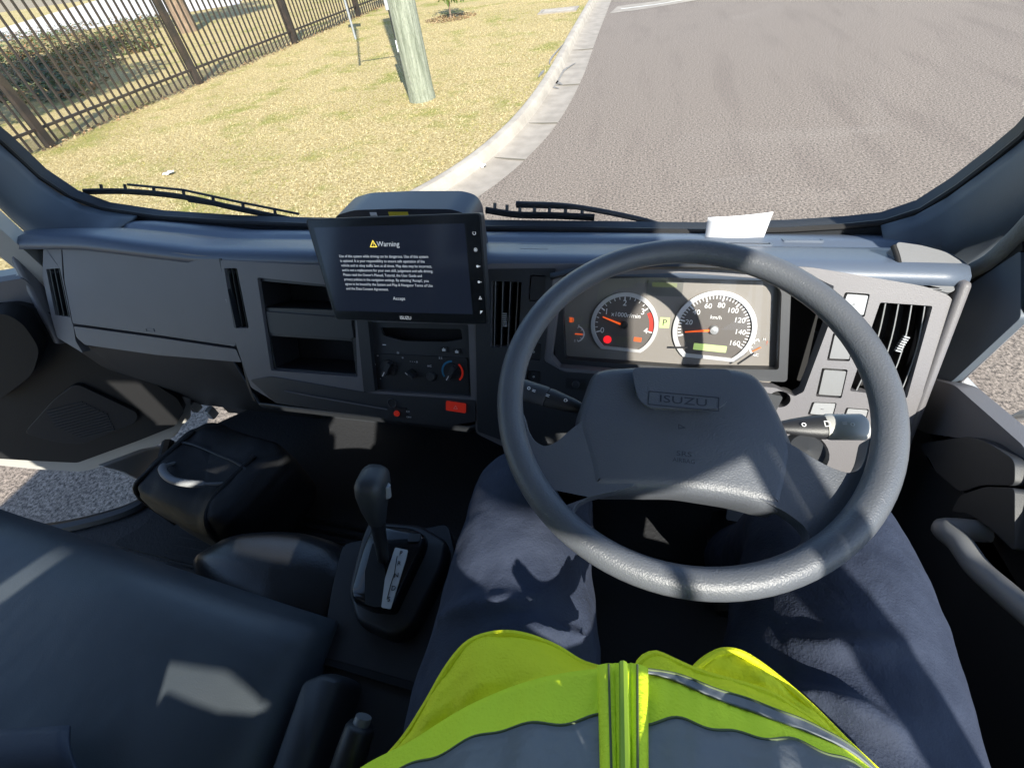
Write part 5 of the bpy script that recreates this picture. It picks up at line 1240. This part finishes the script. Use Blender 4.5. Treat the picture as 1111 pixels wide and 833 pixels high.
# ---- hi-vis vest
LIME = mat('hi_vis_lime', (.80, .97, .03), .75, bump=1, bscale=420, emit=(.42, .9, .02), es=.0)
LIMEY = mat('hi_vis_yellow', (.92, .93, .01), .7, bump=1, bscale=420)
TAPE = mat('reflective_tape', (.15, .165, .185), .5, metal=.0, bump=.3, bscale=900, bump2=.5, b2scale=25)
def zof(y): return -.435 + .0011 * max(0, y - 700)
def surf(top, bot, n, m_rows, zt, zb, bul=.0, wr=.0, ph=0):
    T_ = resample(catmull([Vector((x, y, 0)) for x, y in top], 6), n); B_ = resample(catmull([Vector((x, y, 0)) for x, y in bot], 6), n); rows = []
    for j in range(m_rows + 1):
        t = j / m_rows; row = []
        for i in range(n):
            p = T_[i].lerp(B_[i], t); s = i / (n - 1)
            z = zt(s) * (1 - t) + zb(s) * t + bul * math.sin(math.pi * t) * math.sin(math.pi * s) + wr * math.sin(s * 26 + ph + 2.2 * t) * (.4 + .6 * math.sin(math.pi * s)) + wr * .9 * mathutils.noise.noise(Vector((s * 14, t * 5, ph))) + wr * .5 * math.sin(s * 95 + 3 * math.sin(t * 5)) * math.exp(-((s - (.8 if ph == 0 else .2)) / .25) ** 2) * math.exp(-((t - .06) / .12) ** 2)
            row.append(atz(p.x, p.y, z))
        rows.append(row)
    return rows
vest = bpy.data.objects.new('vest', None); COL.objects.link(vest); vest.parent = PRS
lt = [(352, 862), (400, 829), (445, 806), (501, 771), (551, 748), (602, 733), (660, 725)]
lb = [(250, 1010), (330, 1020), (420, 1025), (500, 1030), (560, 1030), (620, 1030), (672, 1030)]
ZT = lambda s: -.445 + .045 * math.sin(math.pi * (s * .5 + .5) * .9 + .0)
zt_l = lambda s: -.445 + .035 * math.sin(math.pi / 2 * min(1, s * 1.25)); zb_l = lambda s: -.375 + .075 * math.sin(math.pi / 2 * s)
zt_r = lambda s: zt_l(1 - s); zb_r = lambda s: zb_l(1 - s)
rowsL = surf(lt, lb, 60, 40, zt_l, zb_l, .02, .0025, 0)
rt = [(696, 725), (728, 730), (778, 748), (828, 765), (884, 788), (924, 812), (975, 862)]
rb = [(690, 1030), (740, 1030), (790, 1028), (850, 1025), (920, 1022), (990, 1016), (1080, 1005)]
rowsR = surf(rt, rb, 60, 40, zt_r, zb_r, .02, .0025, 2)
def vgrid(name, rows, tapef):
    mb = MB(); n = len(rows[0]); vs = [p for r in rows for p in r]; off_ = 0
    fs = []; mi = []
    for i in range(len(rows) - 1):
        for j in range(n - 1): fs.append((i * n + j, i * n + j + 1, (i + 1) * n + j + 1, (i + 1) * n + j)); mi.append(0)
    mb.v = vs; mb.f = fs; mb.mi = mi
    return mb.build(name, [LIME], vest, solid=.003, sharp=180)
vgrid('front_panel', rowsL, None); vgrid('front_panel', rowsR, None)
def tape(rows, top, bot, name='reflective_band'):
    """band between two curves t(s) on the panel, lifted a little off it"""
    M_ = len(rows) - 1; n = len(rows[0]); out = []
    for k in range(9):
        q = k / 8; row = []
        for i in range(n):
            s = i / (n - 1); t = (top(s) * (1 - q) + bot(s) * q) * M_; t = max(0, min(M_ - 1e-6, t)); a_ = int(t)
            row.append(rows[a_][i].lerp(rows[a_ + 1][i], t - a_) + Vector((0, 0, .0035)))
        out.append(row)
    bnd = MB().grid(out).build(name, TAPE, vest, solid=.0016, sharp=180)
    mb = MB(); mb.tube([p + Vector((0, 0, .0008)) for p in out[0]], .0011, 6); mb.build('stitching', mat('stitch_dark', (.10, .13, .06), .8), bnd)
wav = lambda s, p: .010 * math.sin(s * 31 + p) + .008 * math.sin(s * 17 + p * 2)
tape(rowsL, lambda s: .12 + .06 * s + wav(s, 0), lambda s: .42 + .04 * s + wav(s, 0))
tape(rowsR, lambda s: .19 - .12 * s + wav(s, 1), lambda s: .46 - .06 * s + wav(s, 1))
tape(rowsR, lambda s: .004 + .002 * math.sin(s * 30), lambda s: .012 + .038 * math.sin(math.pi * min(1, s * .95 + .03)), 'reflective_edge')
# zip
zp = [(650, 724), (672, 721), (700, 724)]; zb_ = [(668, 1030), (681, 1030), (696, 1030)]
rowsZ = surf([(650, 723), (662, 721), (676, 721), (688, 721), (701, 725)], [(660, 1030), (670, 1030), (679, 1030), (690, 1030), (700, 1030)], 21, 24, lambda s: -.404 + .005 * abs(math.sin(s * math.pi * 3)), lambda s: -.288 + .005 * abs(math.sin(s * math.pi * 3)))
MB().grid(rowsZ).build('zip_placket', LIME, vest, solid=.004, sharp=180)
zl = [r[10] + Vector((0, 0, .004)) for r in rowsZ]; mb = MB(); mb.tube(zl, .0032, 8); zt_ = mb.build('zip', mat('zip_green', (.30, .46, .03), .6), vest)
for j in (4, 16):
    mb = MB(); mb.tube([r[j] + Vector((0, 0, .0025)) for r in rowsZ], .0009, 6); mb.build('stitching', MATS['stitch_dark'], vest)
# flaps behind the front edges
def flap(top, bot, zt, zb, name='hem_flap', wr=.002, bul=.01, m_=LIMEY):
    MB().grid(surf(top, bot, 50, 16, zt, zb, bul, wr, 5)).build(name, m_, vest, solid=.003, sharp=180)
    T_ = resample(catmull([Vector((x, y, 0)) for x, y in top], 6), 50); mb = MB(); mb.tube([atz(p.x, p.y, zt(i / 49) + .0015) for i, p in enumerate(T_)], .0032, 8); mb.build('hem_binding', m_, vest)
flap([(395, 848), (435, 806), (462, 765), (485, 725), (508, 698), (536, 688), (566, 689), (602, 702), (630, 719), (655, 727)], [(395, 850), (440, 812), (501, 776), (551, 752), (602, 737), (655, 731)],
     lambda s: -.452 + .012 * math.sin(math.pi * s), lambda s: zt_l(s) - .008, bul=.006)
flap([(691, 733), (693, 722), (699, 714), (712, 709.5), (728, 716), (763, 731), (828, 750), (860, 768), (904, 798), (945, 838), (980, 870)], [(692, 737), (728, 742), (778, 760), (828, 777), (884, 800), (924, 824), (976, 870)],
     lambda s: -.43 - .02 * s, lambda s: zt_r(s) - .008, bul=.006)
flap([(745, 738), (758, 722), (773, 711), (788, 706), (808, 710.5), (838, 731), (879, 766), (919, 806), (953, 838), (985, 868)], [(740, 742), (790, 752), (828, 764), (870, 790), (904, 810), (945, 842), (980, 870)],
     lambda s: -.45 - .01 * s, lambda s: -.455 - .01 * s, bul=.006)
# upper part of the vest over the chest
mb = MB(); limb(mb, [(MIDX, -.20, -.50), (MIDX, -.24, -.40), (MIDX, -.29, -.28), (MIDX, -.33, -.18), (MIDX, -.34, -.125)], [.172, .168, .172, .168, .11], 30, flat=.74, up=(0, 1, 0)); mb.build('vest_back', LIME, vest, sharp=80)
